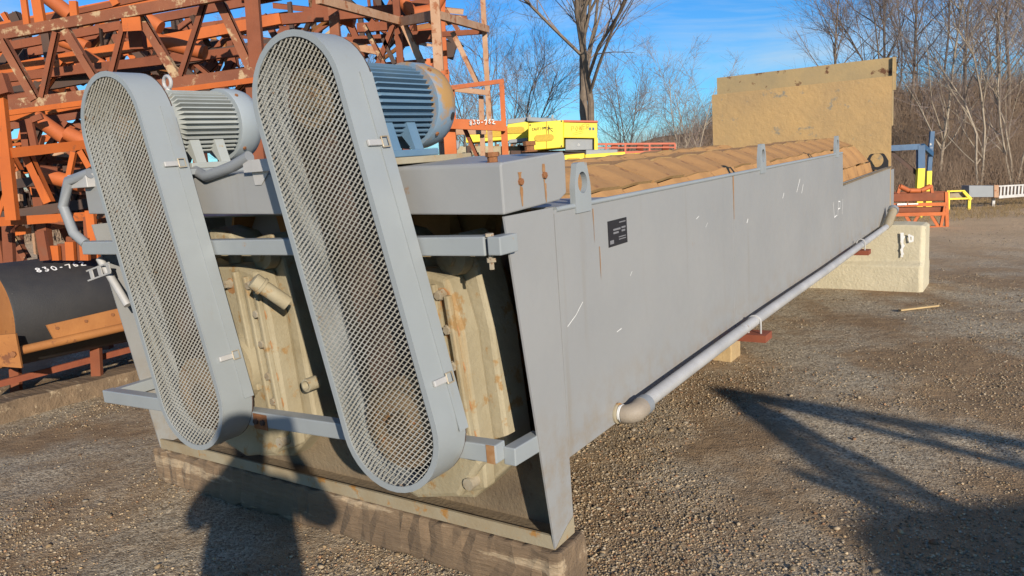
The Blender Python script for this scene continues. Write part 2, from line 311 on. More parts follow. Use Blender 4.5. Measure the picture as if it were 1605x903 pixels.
def scatter(name, n, rmin, rmax, smin, smax, base, fac, power, patch=True, cx=0.5, cy=0.5):
    bv, bf = base; m = int(n * 3.2)
    u = rng.random(m); a = 2 - power
    r = (rmin ** a + u * (rmax ** a - rmin ** a)) ** (1 / a) if abs(a) > 1e-6 else rmin * (rmax / rmin) ** u
    th = rng.uniform(-0.95, 0.95, m); x = r * np.sin(th); y = r * np.cos(th)
    if patch:
        pn = 0.6 * vnoise(x + 31, y + 17, 0.8) + 0.4 * vnoise(x, y, 2.6); pn = pn * 0.6 + 0.4 * vnoise((x * .82 - y * .56) * 1.5 + 9, (x * .56 + y * .82) * 0.4, 1.0); keep = rng.random(m) < np.clip((pn - 0.40) * 4.2, 0.05, 1)
        x, y, r = x[keep], y[keep], r[keep]
    x, y = x[:n], y[:n]; m = len(x)
    s = smin * (smax / smin) ** (rng.random(m) ** 2.6)
    q = rng.normal(size=(m, 4)); q /= np.linalg.norm(q, axis=1)[:, None]; w_, i, j, k_ = q.T
    Rm = np.stack([1 - 2 * (j * j + k_ * k_), 2 * (i * j - k_ * w_), 2 * (i * k_ + j * w_), 2 * (i * j + k_ * w_), 1 - 2 * (i * i + k_ * k_), 2 * (j * k_ - i * w_), 2 * (i * k_ - j * w_), 2 * (j * k_ + i * w_), 1 - 2 * (i * i + j * j)], -1).reshape(m, 3, 3)
    vv = bv[None] * (1 + 0.35 * rng.uniform(-1, 1, (m, len(bv), 1))) * rng.uniform(0.6, 1.25, (m, 1, 3))
    vv = np.einsum('mij,mvj->mvi', Rm, vv); vv[:, :, 2] *= 0.65
    vv = vv * s[:, None, None]; z = ground_z(x, y) + s * 0.28
    vv += np.stack([x, y, z], -1)[:, None, :]
    f = (bf[None] + (np.arange(m) * len(bv))[:, None, None]).reshape(-1, 3)
    g = rng.uniform(0.25, 0.9, (m, 1)); hue = rng.choice(4, m, p=[.5, .25, .18, .07])
    hues = np.array([(1, .95, .86), (.86, .88, .92), (1.0, .86, .66), (.95, .66, .5)])[hue]
    tint = np.repeat(g * hues * fac, len(bv), 0)
    return np_mesh(name, vv.reshape(-1, 3), f, 'stone', tint, 'stuff')
o = scatter('gravel', 150000, 1.5, 12, 0.004, 0.0105, (octv, octf), 0.95, 1.6); o['label'] = 'fine grey and tan gravel strewn over the yard'; o['category'] = 'gravel'
o = scatter('pebbles', 7000, 1.6, 26, 0.006, 0.019, ico(), 0.85, 1.35); o['label'] = 'larger loose pebbles scattered over the yard'; o['category'] = 'pebbles'

# ------------------------------------------------------------------ the screw washer
P0 = Vector((0.10974809, 2.79047079, 0.2)); DX = Vector((0.55891883, 0.82839467, 0.03704071))
TY = Vector((-0.82906399, 0.55914678, -0.00278958)); TY = (TY - DX * TY.dot(DX)).normalized(); NZ = DX.cross(TY)
sw = empty('screw_washer', (0, 0, 0), 'long grey twin screw washer with two mesh belt guards and motors, resting on timber', 'screw washer')
sw.matrix_world = Matrix(((DX.x, TY.x, NZ.x, P0.x), (DX.y, TY.y, NZ.y, P0.y), (DX.z, TY.z, NZ.z, P0.z), (0, 0, 0, 1)))
def ML(x, y, z): return P0 + DX * x + TY * y + NZ * z
WID = 2.6
# side gussets that carry the drive end
for y0, nm in ((-0.008, 0), (WID, 1)):
    MB().prism([(-0.18, y0, 1.296), (0.142, y0, 1.296), (0.148, y0, 0.0), (0.0, y0, 0.0)], (0, 0.008, 0)).build('end_leg_plate', 'grey_paint', sw)
MB().prism([(0.001, -0.009, 0.0), (0.147, -0.009, 0.0), (0.147, -0.009, 0.07), (0.10, -0.009, 0.055), (0.03, -0.009, 0.02)], (0, -0.002, 0)).build('rust_patch', 'lip_paint', sw)
# trough side with folded top edge
side = MB().prism([(0.150, -0.004, 1.285), (5.48, -0.004, 1.285), (5.50, -0.004, 1.005), (8.45, -0.004, 1.0), (8.45, -0.004, 0.33), (0.150, -0.004, 0.312)], (0, 0.008, 0)).build('trough_side', 'grey_paint', sw)
MB().tube([(0.17, 0.0, 1.284), (5.46, 0.0, 1.284)], 0.011, 10).build('top_edge', 'guard_paint', side, True)
MB().box((0.146, -0.010, 0.32), (0.156, -0.004, 1.27)).build('weld_seam', 'grey_paint', side)
MB().box((2.235, -0.0065, 0.33), (2.255, -0.0035, 1.27)).build('weld_seam', 'grey_paint', side)
MB().box((5.5, -0.03, 0.985), (8.45, 0.03, 1.0)).build('lower_rim', 'tray_dirt', side)
MB().prism([(0.150, WID + 0.004, 1.285), (8.45, WID + 0.004, 1.285), (8.45, WID + 0.004, 0.33), (0.150, WID + 0.004, 0.312)], (0, -0.008, 0)).build('trough_side', 'grey_paint', sw)
MB().box((0.26, 0.01, 0.30), (8.44, WID - 0.01, 0.312)).build('trough_floor', 'tray_dirt', sw)
# lifting lugs
def raypoly(poly, c, a):
    d = (math.cos(a), math.sin(a)); best = 9
    for (x1, y1), (x2, y2) in zip(poly, poly[1:] + poly[:1]):
        ex, ey = x2 - x1, y2 - y1; den = d[0] * ey - d[1] * ex
        if abs(den) < 1e-9: continue
        t_ = ((x1 - c[0]) * ey - (y1 - c[1]) * ex) / den; u_ = ((x1 - c[0]) * d[1] - (y1 - c[1]) * d[0]) / den
        if t_ > 0 and -1e-6 <= u_ <= 1 + 1e-6: best = min(best, t_)
    return (c[0] + d[0] * best, c[1] + d[1] * best)
def lug(x, z, wd, h, m='guard_paint', across=False):
    poly = [(-.5 * wd, -0.03), (.5 * wd, -0.03), (.5 * wd, h * .45), (.30 * wd, h), (-.30 * wd, h), (-.5 * wd, h * .45)]; c0 = (0, h * .52); r = wd * 0.29; out = []; inn = []
    for i in range(32):
        a = 2 * math.pi * (i + .5) / 32; p = raypoly(poly, c0, a); q = (c0[0] + math.cos(a) * r, c0[1] + math.sin(a) * r * 1.12)
        for P_, L_ in ((p, out), (q, inn)): L_.append((x, 0.13 + P_[0], z + P_[1]) if across else (x + P_[0], -0.012, z + P_[1]))
    return MB().ringplate(out, inn, (0.02, 0, 0) if across else (0, 0.024, 0)).build('lifting_lug', m, sw)
lug(0.375, 1.285, 0.13, 0.165); lug(2.86, 1.285, 0.13, 0.16); lug(5.22, 1.285, 0.13, 0.16)
lug(8.30, 1.0, 0.26, 0.17, 'black_rubber', True)
# nameplate
npl = MB().box((0.585, -0.0075, 1.083), (0.765, -0.004, 1.193)).build('nameplate', 'plate_black', side)
t = MB()
for (a, b, c, d) in ((0.63, 0.70, 1.148, 1.156), (0.63, 0.68, 1.134, 1.142), (0.71, 0.75, 1.150, 1.158), (0.71, 0.745, 1.136, 1.144), (0.69, 0.752, 1.176, 1.181), (0.68, 0.75, 1.114, 1.118), (0.68, 0.75, 1.104, 1.108), (0.595, 0.63, 1.094, 1.110)):
    t.box((a, -0.0082, c), (b, -0.0076, d))
t.build('plate_lettering', 'plate_grey', npl)
# chalk marks on the side
def ribbon(mb, pts, wd, nrm, off):
    nrm = Vector(nrm); P = [Vector(p) + nrm * off for p in pts]
    for a, b in zip(P[:-1], P[1:]):
        d = (b - a).normalized(); r = d.cross(nrm).normalized() * wd / 2; e = d * wd * 0.4
        mb.raw([a - r - e, a + r - e, b + r + e, b - r + e], [(0, 1, 2, 3)])
    return mb
def sideline(pts, wd=0.006): return [(x, -0.0045, z) for x, z in pts], wd
c = MB()
for pts in ([(0.20, 0.83), (0.27, 0.86), (0.33, 0.90)], [(0.155, 0.98), (0.156, 1.05)], [(0.62, 0.71), (0.665, 0.715)], [(0.78, 0.93), (0.80, 0.945)], [(1.62, 1.09), (1.66, 1.10)], [(1.76, 1.03), (1.79, 1.05)],
            [(2.5, 0.97), (2.52, 0.99)], [(3.35, 1.05), (3.38, 1.08)],
            [(5.05, 0.86), (5.10, 0.72), (5.2, 0.73)], [(5.25, 0.72), (5.28, 0.85), (5.36, 0.84), (5.35, 0.78), (5.27, 0.78)], [(5.45, 0.72), (5.48, 0.85)], [(3.75, 1.06), (3.85, 1.15)], [(3.9, 1.04), (3.95, 1.1)]):
    p, wd = sideline(pts, 0.003 if pts[0][0] < 2.4 else 0.009); ribbon(c, p, wd, (0, -1, 0), 0.0012)
c.build('chalk_marks', 'chalk', side)
# rust streaks under the hood bolts and on the side
def streak(parent, x, z0, z1, wd, y, nm='rust_streak'):
    n = 7; Lf, Rt = [], []
    for i in range(n):
        z = z0 + (z1 - z0) * i / (n - 1); k = wd * (0.5 + 0.4 * random.random()) * (1 - 0.65 * i / (n - 1))
        Lf.append((x - k + 0.003 * random.random(), y, z)); Rt.append((x + k, y, z))
    return MB().raw(Lf + Rt, [(i, i + 1, n + i + 1, n + i) for i in range(n - 1)]).build(nm, 'rust_stain', parent)
for x in (0.46, 0.50): streak(side, x, 1.26 - (x - 0.46) * 4, 1.12 - (x - .46) * 4, 0.006, -0.0058)
streak(side, 2.245, 1.285, 1.02, 0.018, -0.0075)
# hood over the drives
hood = MB().prism([(-0.184, -0.012, 1.302), (0.19, -0.012, 1.318), (0.244, -0.012, 1.34), (0.250, -0.012, 1.48), (0.238, -0.012, 1.495), (-0.175, -0.012, 1.476), (-0.184, -0.012, 1.468)], (0, WID + 0.02, 0.05)).build('hood', 'grey_paint', sw, bevel=0.006)
for i, x in enumerate((-0.075, 0.085)):
    b = hexbolt(MB(), (x, -0.012, 1.405 + 0.012 * i), (0, -1, 0), 0.013, 0.010).build('hood_bolt', 'rusty_bolt', hood)
    streak(hood, x, 1.438 + 0.02 * i, 1.385, 0.017, -0.0135); streak(hood, x + 0.004, 1.388, 1.320, 0.015, -0.0137)
for x, y in ((-0.14, 0.05), (0.10, 0.05)):
    MB().lathe((x, y, 1.474 + 0.03 * (x > 0)), (0, 0, 1), [(0, 0.03), (0.004, 0.03), (0.005, 0.018), (0.022, 0.018), (0.023, 0.024), (0.038, 0.024)], 8).build('hood_bolt', 'rusty_bolt', hood)
# drive end: recessed wall, tray floor, lip
MB().box((0.62, 0.012, 0.318), (0.628, WID, 1.27)).build('end_wall', 'grey_paint', sw)
MB().box((0.20, 0.012, 1.285), (0.64, WID, 1.292)).build('skylight_block_plate', 'grey_paint', sw)  # added plate that blocks skylight from the recess behind the hood
MB().prism([(0.16, 0.006, 0.316), (0.62, 0.006, 0.316), (0.62, 0.006, 1.27), (0.16, 0.006, 1.27)], (0, 0.004, 0)).build('inner_side', 'grey_paint', sw)
MB().box((0.138, 0.0, 0.016), (0.146, WID, 0.33)).build('lower_wall', 'tray_dirt', sw)
MB().box((0.147, 0.012, 0.316), (0.62, WID, 0.324)).build('gearbox_shelf', 'tray_dirt', sw)
MB().box((0.012, 0.0, 0.004), (0.146, WID, 0.016)).build('tray_floor', 'tray_dirt', sw)
MB().box((0.0, -0.006, -0.005), (0.012, WID, 0.05)).build('tray_lip', 'lip_paint', sw)
# support tubes for the guards (square section)
ut = MB().beam((-0.222, 0.03, 1.205), (-0.222, 2.60, 1.182), 0.064, 0.066).build('guard_support_tube', 'guard_paint', sw, bevel=0.005)
MB().prism([(-0.2545, 1.72, 1.238), (-0.2545, 1.68, 1.238), (-0.2545, 1.665, 1.172), (-0.2545, 1.70, 1.172)], (-0.0015, 0, 0)).build('rust_patch', 'rust_stain', ut)
MB().box((-0.262, -0.040, 1.176), (-0.155, 0.012, 1.238)).build('tube_bracket', 'guard_paint', sw, bevel=0.004)
hexbolt(MB(), (-0.235, 0.02, 1.236), (0, 0, 1), 0.016, 0.01).build('bracket_bolt', 'bolt_steel', sw); b = MB(); b.lathe((-0.235, 0.02, 1.178), (0, 0, -1), [(0, 0.009), (0.014, 0.009), (0.0141, 0.017), (0.028, 0.017), (0.0281, 0.009), (0.053, 0.009)], 6); b.build('bracket_nut', 'bolt_steel', sw)
lt = MB().beam((-0.232, 0.045, 0.472), (-0.232, 2.62, 0.382), 0.062, 0.068).build('guard_support_tube', 'guard_paint', sw, bevel=0.005)
MB().beam((-0.215, 0.022, 0.452), (-0.02, 0.022, 0.445), 0.05, 0.066).build('tube_bracket', 'guard_paint', sw, bevel=0.004)
MB().beam((-0.20, 2.58, 0.385), (0.02, 2.58, 0.385), 0.05, 0.06).build('tube_bracket', 'guard_paint', sw, bevel=0.004)
MB().box((-0.265, 0.05, 0.437), (-0.263, 0.085, 0.505)).build('rust_patch', 'rust_stain', lt)
MB().box((-0.2665, 1.27, 0.385), (-0.2635, 1.36, 0.455)).build('rust_plate', 'rusty_bolt', lt)
for y in (1.295, 1.34): hexbolt(MB(), (-0.2665, y, 0.42), (-1, 0, 0), 0.014, 0.01).build('plate_bolt', 'dark_steel_shade', lt)
# gearboxes
def gearbox(cy):
    g = empty('gearbox'); g.parent = sw
    def P(pts, x0, x1, m, nm, par, bev=0.01): return MB().prism([(x0, cy + y, z) for y, z in pts], (x1 - x0, 0, 0)).build(nm, m, par, bevel=bev)
    back = [(-0.40, 0.30), (-0.36, 0.85), (-0.31, 1.10), (-0.25, 1.22), (-0.13, 1.20), (-0.04, 1.14), (0.06, 1.22), (0.2, 1.25), (0.30, 1.16), (0.36, 0.9), (0.40, 0.4), (0.30, 0.16), (0.05, 0.08), (-0.2, 0.12)]
    P(back, 0.02, 0.20, 'casting_tan', 'rear_housing', g, 0.015)
    front = [(-0.345, 0.34), (-0.31, 0.85), (-0.255, 1.06), (-0.13, 1.09), (0.05, 1.08), (0.18, 1.12), (0.28, 1.02), (0.33, 0.8), (0.35, 0.40), (0.24, 0.2), (0.0, 0.13), (-0.22, 0.18)]
    P(front, -0.10, 0.019, 'casting_tan', 'front_housing', g, 0.02)
    # flange with vertical rib channels and bolts along it
    for y, z0, z1 in ((-0.20, 0.40, 1.04), (-0.265, 0.38, 1.0), (-0.13, 0.5, 1.06), (0.10, 0.5, 1.06), (0.22, 0.4, 1.04), (0.29, 0.4, 0.9)):
        MB().prism([(-0.128, cy + y - 0.012 - 0.06, z0), (-0.128, cy + y + 0.012 - 0.06, z0), (-0.128, cy + y + 0.012, z1), (-0.128, cy + y - 0.012, z1)], (0.03, 0, 0)).build('rib', 'casting_tan', g, bevel=0.006)
    for y, z in ((-0.262, 1.0), (-0.29, 0.87), (-0.302, 0.73), (-0.316, 0.58), (-0.33, 0.46), (0.15, 0.98), (0.12, 0.80), (0.08, 0.62), (-0.1, 1.0)):
        MB().lathe((-0.099, cy + y + 0.03, z - 0.012), (-1, 0, -0.02), [(0, 0.040), (0.003, 0.036)], 9).build('rust_ring', 'rust_stain', g); MB().lathe((-0.10, cy + y + 0.03, z), (-1, 0, 0), [(0, 0.024), (0.018, 0.022), (0.0181, 0.018), (0.034, 0.018), (0.035, 0.015)], 6).build('housing_bolt', 'bolt_steel', g)
    # top ears and bottom torque arm feet
    for y in (-0.235, 0.2): MB().lathe((0.01, cy + y, 1.13), (-1, 0, 0), [(0, 0.075), (0.05, 0.07), (0.052, 0.03), (0.075, 0.03)], 16).build('lifting_ear', 'casting_tan', g, True)
    MB().prism([(-0.06, cy - 0.33, 0.36), (-0.06, cy - 0.15, 0.40), (-0.06, cy - 0.18, 0.17), (-0.06, cy - 0.33, 0.22)], (0.07, 0, 0)).build('torque_bracket', 'casting_tan', g, bevel=0.01)
    MB().tube([(-0.11, cy - 0.28, 0.25), (-0.02, cy - 0.28, 0.25)], 0.025, 10).build('torque_pin', 'bolt_steel', g, True)
    MB().lathe((-0.10, cy - 0.06, 0.60), (-1, 0, 0), [(0, 0.16), (0.05, 0.15), (0.06, 0.11), (0.10, 0.10), (0.105, 0.04), (0.2, 0.04)], 24).build('output_boss', 'casting_tan', g, True)
    MB().tube([(-0.05, cy - 0.06, 1.09), (-0.05, cy - 0.06, 1.17)], 0.03, 10).lathe((-0.05, cy - 0.06, 1.17), (0, 0, 1), [(0, 0.036), (0.02, 0.036), (0.025, 0.02)], 8).build('breather', 'casting_tan', g, True)
    return g
gearbox(0.585)
gb2 = gearbox(1.69)
MB().tube([(-0.13, 1.20, 0.93), (-0.19, 1.245, 1.0), (-0.215, 1.262, 1.025)], 0.032, 14).lathe((-0.205, 1.255, 1.015), (-0.55, 0.4, 0.65), [(0, 0.04), (0.012, 0.042), (0.014, 0.036), (0.05, 0.036), (0.055, 0.02)], 14).build('filler_neck', 'casting_tan', gb2, True)
MB().lathe((-0.06, 1.16, 0.56), (-1, 0, 0), [(0, 0.03), (0.06, 0.03), (0.061, 0.022), (0.03, 0.02)], 14).build('drain_plug', 'casting_tan', gb2, True)
# belt guards
def slot(cb, ct, r, n=18):
    cb, ct = Vector(cb), Vector(ct); ax = (ct - cb).normalized(); pr = Vector((-ax.y, ax.x)); pts = []
    for i in range(n + 1): a = math.pi * i / n; p = ct + pr * (math.cos(a) * -r) + ax * (math.sin(a) * r); pts.append((p.x, p.y))
    for i in range(n + 1): a = math.pi * i / n; p = cb + pr * (math.cos(a) * r) - ax * (math.sin(a) * r); pts.append((p.x, p.y))
    return pts
def guard(cb, ct, r, xf=-0.42, xb=-0.266, seed=0):
    g = empty('belt_guard'); g.parent = sw
    o1, o2, o3 = slot(cb, ct, r), slot(cb, ct, r - 0.006), slot(cb, ct, r - 0.020)
    MB().ringplate([(xf, y, z) for y, z in o1], [(xf, y, z) for y, z in o2], (xb - xf, 0, 0)).build('guard_band', 'guard_paint', g, True)
    MB().ringplate([(xf - 0.002, y, z) for y, z in slot(cb, ct, r + 0.003)], [(xf - 0.002, y, z) for y, z in o3], (0.005, 0, 0)).build('guard_rim', 'guard_paint', g)
    MB().prism([(xb + 0.001, y, z) for y, z in o1], (0.005, 0, 0)).build('back_panel', 'dark_steel_shade', g)  # dark backing colour stands in for the shade behind the mesh
    C0, C1 = Vector(cb), Vector(ct); ax = (C1 - C0).normalized(); pr = Vector((-ax.y, ax.x)); Ln = (C1 - C0).length   # pr points to the right (smaller y)
    # expanded metal: zigzag strands, flat and tilted
    LWD, SWD = 0.032, 0.0098; mb = MB(); rr = r - 0.012; nrow = int((Ln + 2 * r) / SWD) + 2; ncol = int(2 * r / LWD) + 2
    for j in range(nrow):
        v0 = -r + j * SWD; sgn = 1 if j % 2 == 0 else -1
        for i in range(-ncol, ncol):
            for h in (0, 1):
                ua = (i + 0.5 * h) * LWD; ub = ua + 0.5 * LWD; s0 = sgn * (1 if h == 0 else -1)
                va = v0 - s0 * SWD * 0.5; vb = v0 + s0 * SWD * 0.5
                um, vm = (ua + ub) / 2, (va + vb) / 2
                dd = abs(um) if 0 <= vm <= Ln else math.hypot(um, vm - (Ln if vm > Ln else 0))
                if dd > rr: continue
                a2 = C0 + pr * ua + ax * va; b2 = C0 + pr * ub + ax * vb
                d2 = (b2 - a2).normalized(); n2 = Vector((-d2.y, d2.x)) * 0.0016
                if n2.dot(ax) < 0: n2 = -n2
                dx = 0.0020
                q = [(xf + 0.004 + dx, a2 - n2), (xf + 0.004 - dx, a2 + n2), (xf + 0.004 + dx, b2 - n2), (xf + 0.004 - dx, b2 + n2)]
                vs = [(x, p.x, p.y) for x, p in q] + [(x + 0.0022, p.x, p.y + 0.0008) for x, p in q]
                mb.raw(vs, [(0, 1, 3, 2), (4, 6, 7, 5), (1, 5, 7, 3), (0, 2, 6, 4)])
    ob = mb.build('mesh_panel', 'mesh_metal', g, kind='stuff')
    # door strip and latches on the band's right side
    def onband(s, x, off): p = C0 + ax * s + pr * (r + off); return (x, p.x, p.y)
    MB().prism([onband(-0.06, xb + 0.003, 0.0005), onband(Ln + 0.02, xb + 0.003, 0.0005), onband(Ln + 0.02, xb - 0.055, 0.0005), onband(-0.06, xb - 0.045, 0.0005)], (0, pr.x * 0.004, pr.y * 0.004)).build('door_strip', 'guard_paint', g)
    for s in (Ln * 0.80, Ln * 0.10):
        l = MB().prism([onband(s, xb - 0.115, 0.001), onband(s + 0.022, xb - 0.115, 0.001), onband(s + 0.022, xb - 0.045, 0.001), onband(s, xb - 0.045, 0.001)], (0, pr.x * 0.012, pr.y * 0.012)).build('latch', 'galvanised', g, bevel=0.003)
        q = [onband(s - 0.006, xb - 0.05, 0.013), onband(s - 0.006, xb - 0.02, 0.016), onband(s + 0.03, xb - 0.02, 0.016), onband(s + 0.03, xb - 0.05, 0.013)]
        MB().tube(q + [q[0]], 0.0035, 6).build('latch_hook', 'bolt_steel', l, True)
    # sheaves and belts inside
    for c_, rs in ((C1, 0.105), (C0, 0.165)):
        MB().lathe((xb - 0.02, c_.x, c_.y), (-1, 0, 0), [(0, rs), (0.02, rs - 0.012), (0.03, rs), (0.05, rs - 0.012), (0.07, rs), (0.072, rs - 0.03), (0.05, rs - 0.035), (0.05, 0.05), (0.085, 0.048), (0.087, 0.02)], 28).build('sheave', 'sheave', g, True)
    for k_ in (-1, 1):
        for x in (xb - 0.035, xb - 0.06):
            a2 = C0 + pr * (k_ * 0.163); b2 = C1 + pr * (k_ * 0.103); MB().beam((x, a2.x, a2.y), (x, b2.x, b2.y), 0.014, 0.018).build('drive_belt', 'belt', g)
    return g
guard((0.395, 0.566), (0.668, 1.745), 0.228)
guard((1.585, 0.545), (1.856, 1.738), 0.236)
# motors
def motor(cy, cz, R, x0, x1, body, cowl, zb):
    g = empty('motor'); g.parent = sw; Lc = 0.15; xc = x1 - Lc
    MB().lathe((x0, cy, cz), (1, 0, 0), [(0, 0.05), (0.02, R * 0.8), (0.05, R * 0.93), (0.06, R * 0.84), (xc - x0, R * 0.84), (xc - x0 + 0.02, R * 0.6)], 36).build('stator', body, g, True)
    MB().tube([(x0 - 0.08, cy, cz), (x0 + 0.01, cy, cz)], 0.025, 12).build('shaft', 'bolt_steel', g, True)
    f = MB(); n = 42
    for i in range(n):
        a = 2 * math.pi * i / n; u = Vector((0, math.cos(a), math.sin(a))); w_ = Vector((0, -math.sin(a), math.cos(a))) * 0.003; c_ = Vector((0, cy, cz))
        if math.sin(a) < -0.8: continue
        p = [Vector((x0 + 0.07, 0, 0)) + c_ + u * (R * 0.82), Vector((x0 + 0.09, 0, 0)) + c_ + u * (R * 1.0), Vector((xc - 0.01, 0, 0)) + c_ + u * (R * 1.0), Vector((xc - 0.005, 0, 0)) + c_ + u * (R * 0.82)]
        f.prism([q - w_ for q in p], w_ * 2)
    f.build('cooling_fins', body, g, kind=None)
    cw = MB().lathe((xc, cy, cz), (1, 0, 0), [(0, R * 1.08), (0.003, R * 1.09), (Lc * 0.55, R * 1.09), (Lc * 0.8, R * 1.03), (Lc * 0.93, R * 0.9), (Lc, R * 0.72), (Lc + 0.003, R * 0.3)], 40).build('fan_cowl', cowl, g, True)
    for a in (-0.9, 0.9, 2.3, 3.9): hexbolt(MB(), (xc + 0.03, cy + math.cos(a) * R * 1.085, cz + math.sin(a) * R * 1.085), (0, math.cos(a), math.sin(a)), 0.009, 0.006).build('cowl_screw', 'rusty_bolt', cw)
    if body == 'motor_blue': MB().lathe((xc + 0.095, cy - R * 1.0, cz - R * 0.33), (0.25, -0.92, -0.3), [(0, 0.016), (0.006, 0.016)], 14).build('cowl_plug', 'black_rubber', cw)
    for k_ in (-1, 1):
        for xx in (x0 + 0.11, x0 + 0.24):
            MB().prism([(xx, cy + k_ * R * 0.55, cz - R * 0.66), (xx, cy + k_ * R * 0.95, zb + 0.03), (xx, cy + k_ * R * 1.05, zb + 0.03), (xx, cy + k_ * R * 0.82, cz - R * 0.4)], (0.05, 0, 0)).build('foot_web', body, g)
        MB().box((x0 + 0.06, cy + k_ * R * 0.95 - 0.05, zb + 0.004), (x0 + 0.34, cy + k_ * R * 0.95 + 0.05, zb + 0.03)).build('foot', body, g, bevel=0.004)
    MB().box((x0 + 0.02, cy - R * 1.5, zb - 0.022), (x1 - 0.05, cy + R * 1.5, zb + 0.003)).build('motor_base', 'guard_paint' if body == 'motor_grey' else 'lip_paint', g, bevel=0.003)
    ring = [(x0 + 0.13, cy + math.cos(i * math.pi / 8) * 0.028, cz + R + 0.035 + math.sin(i * math.pi / 8) * 0.028) for i in range(17)]
    MB().tube(ring, 0.0085, 8).tube([(x0 + 0.13, cy, cz + R * 0.9), (x0 + 0.13, cy, cz + R + 0.01)], 0.014, 8).build('eye_bolt', 'galvanised' if body == 'motor_grey' else 'rusty_bolt', g, True)
    return g
motor(0.665, 1.725, 0.160, -0.25, 0.30, 'motor_blue', 'cowl_blue', 1.515)
motor(1.856, 1.745, 0.160, -0.25, 0.28, 'motor_grey', 'cowl_grey', 1.535)
# conduit from the grey motor along the hood, boxes
cb_ = MB().tube([(-0.16, 1.72, 1.545), (-0.20, 1.55, 1.50), (-0.205, 1.35, 1.535), (-0.20, 1.24, 1.57)], 0.024, 10).build('conduit', 'plain_grey', sw, True)
MB().box((-0.215, 1.08, 1.505), (-0.185, 1.27, 1.555)).prism([(-0.190, 1.25, 1.505), (-0.190, 1.14, 1.505), (-0.190, 1.20, 1.45), (-0.190, 1.24, 1.45)], (0.004, 0, 0)).build('conduit_clip', 'galvanised', sw)
MB().tube([(-0.2, 2.50, 1.56), (-0.23, 2.66, 1.53), (-0.25, 2.72, 1.40), (-0.25, 2.66, 1.26), (-0.235, 2.59, 1.205)], 0.026, 10).build('conduit', 'plain_grey', sw, True)
MB().box((-0.225, 2.50, 1.49), (-0.15, 2.68, 1.56)).build('junction_box', 'galvanised', sw, bevel=0.004)
# slotted strut and pipe on the left
s_ = MB()
S0, S1 = Vector((-0.2, 2.46, 1.075)), Vector((-0.2, 2.695, 1.025)); dS = (S1 - S0)
for (a, b, h0, h1) in ((0, 1, 0.022, 0.030), (0, 1, -0.030, -0.022), (0, .12, -0.022, .022), (.36, .50, -0.022, .022), (.74, .86, -0.022, .022)):
    p, q = S0 + dS * a, S0 + dS * b; m_ = (h0 + h1) / 2; s_.beam(p + Vector((0, 0, m_)), q + Vector((0, 0, m_)), 0.006, h1 - h0)
s_.build('slotted_strut', 'galvanised', sw)
MB().tube([(-0.17, 2.60, 1.115), (-0.16, 2.42, 0.87)], 0.020, 10).build('spray_pipe', 'galvanised', sw, True)
# screws: shaft with flights carrying bolted wear shoes
def screw(cy, cz, R, x0, x1, hand):
    g = empty('screw'); g.parent = sw
    MB().tube([(x0, cy, cz), (x1, cy, cz)], 0.17, 16).build('shaft', 'screw_rust', g, True)
    pitch = 0.92; starts = 2; nper = 14
    mesh_cache = None; n = int((x1 - x0) / pitch * nper)
    fl = MB()
    for s in range(starts):
        for i in range(n):
            a0 = hand * 2 * math.pi * (i / nper) + s * math.pi; a1 = hand * 2 * math.pi * ((i + 1) / nper) + s * math.pi
            xa = x0 + pitch * i / nper; xb_ = x0 + pitch * (i + 1) / nper
            fl.raw([(xa, cy + math.cos(a0) * 0.17, cz + math.sin(a0) * 0.17), (xa, cy + math.cos(a0) * R * 0.93, cz + math.sin(a0) * R * 0.93), (xb_, cy + math.cos(a1) * R * 0.93, cz + math.sin(a1) * R * 0.93), (xb_, cy + math.cos(a1) * 0.17, cz + math.sin(a1) * 0.17)], [(0, 1, 2, 3)])
    f = fl.build('flight', 'screw_rust', g); so_ = f.modifiers.new('solid', 'SOLIDIFY'); so_.thickness = 0.02
    # one wear shoe, placed around the helix
    a1 = hand * 2 * math.pi / nper; px = pitch / nper
    prof = [(-0.224, -0.020), (-0.02, 0.0), (0.22, -0.008)]     # broad faces sloping away from the crest (along axis, radial)
    sh = MB(); rows = []
    for e in (0.03, 0.97):
        for (dx, dr) in prof: rows.append((px * e + dx, math.cos(a1 * e) * (R + dr), math.sin(a1 * e) * (R + dr)))
        for (dx, dr) in prof: rows.append((px * e + dx, math.cos(a1 * e) * (R + dr - 0.02), math.sin(a1 * e) * (R + dr - 0.02)))
    sh.raw(rows, [(0, 1, 7, 6), (1, 2, 8, 7), (3, 9, 10, 4), (4, 10, 11, 5), (0, 6, 9, 3), (2, 5, 11, 8), (0, 3, 4, 1), (1, 4, 5, 2), (6, 7, 10, 9), (7, 8, 11, 10)])
    first = sh.build('wear_shoe', 'screw_rust', None); first.data.materials.append(MATS['shoe_edge'])
    for p in first.data.polygons:
        if p.index in (6, 7, 8, 9): p.material_index = 1
    used = False
    for s in range(starts):
        for i in range(n):
            a = hand * 2 * math.pi * (i / nper) + s * math.pi; am = a + a1 / 2
            if math.sin(am) < 0.2: continue          # the rest lies deep inside the trough
            o_ = first if not used else first.copy()
            if used: COL.objects.link(o_)
            used = True; o_.parent = g; k_ = 1 + 0.012 * random.uniform(-1, 1)
            o_.matrix_basis = Matrix.Translation((x0 + px * i + random.uniform(-.008, .008), cy, cz)) @ Matrix.Rotation(a + random.uniform(-.012, .012), 4, 'X') @ Matrix.Scale(k_, 4)
    return g
screw(0.66, 0.845, 0.58, 0.35, 7.9, 1)
screw(1.93, 0.845, 0.58, 0.35, 7.9, -1)
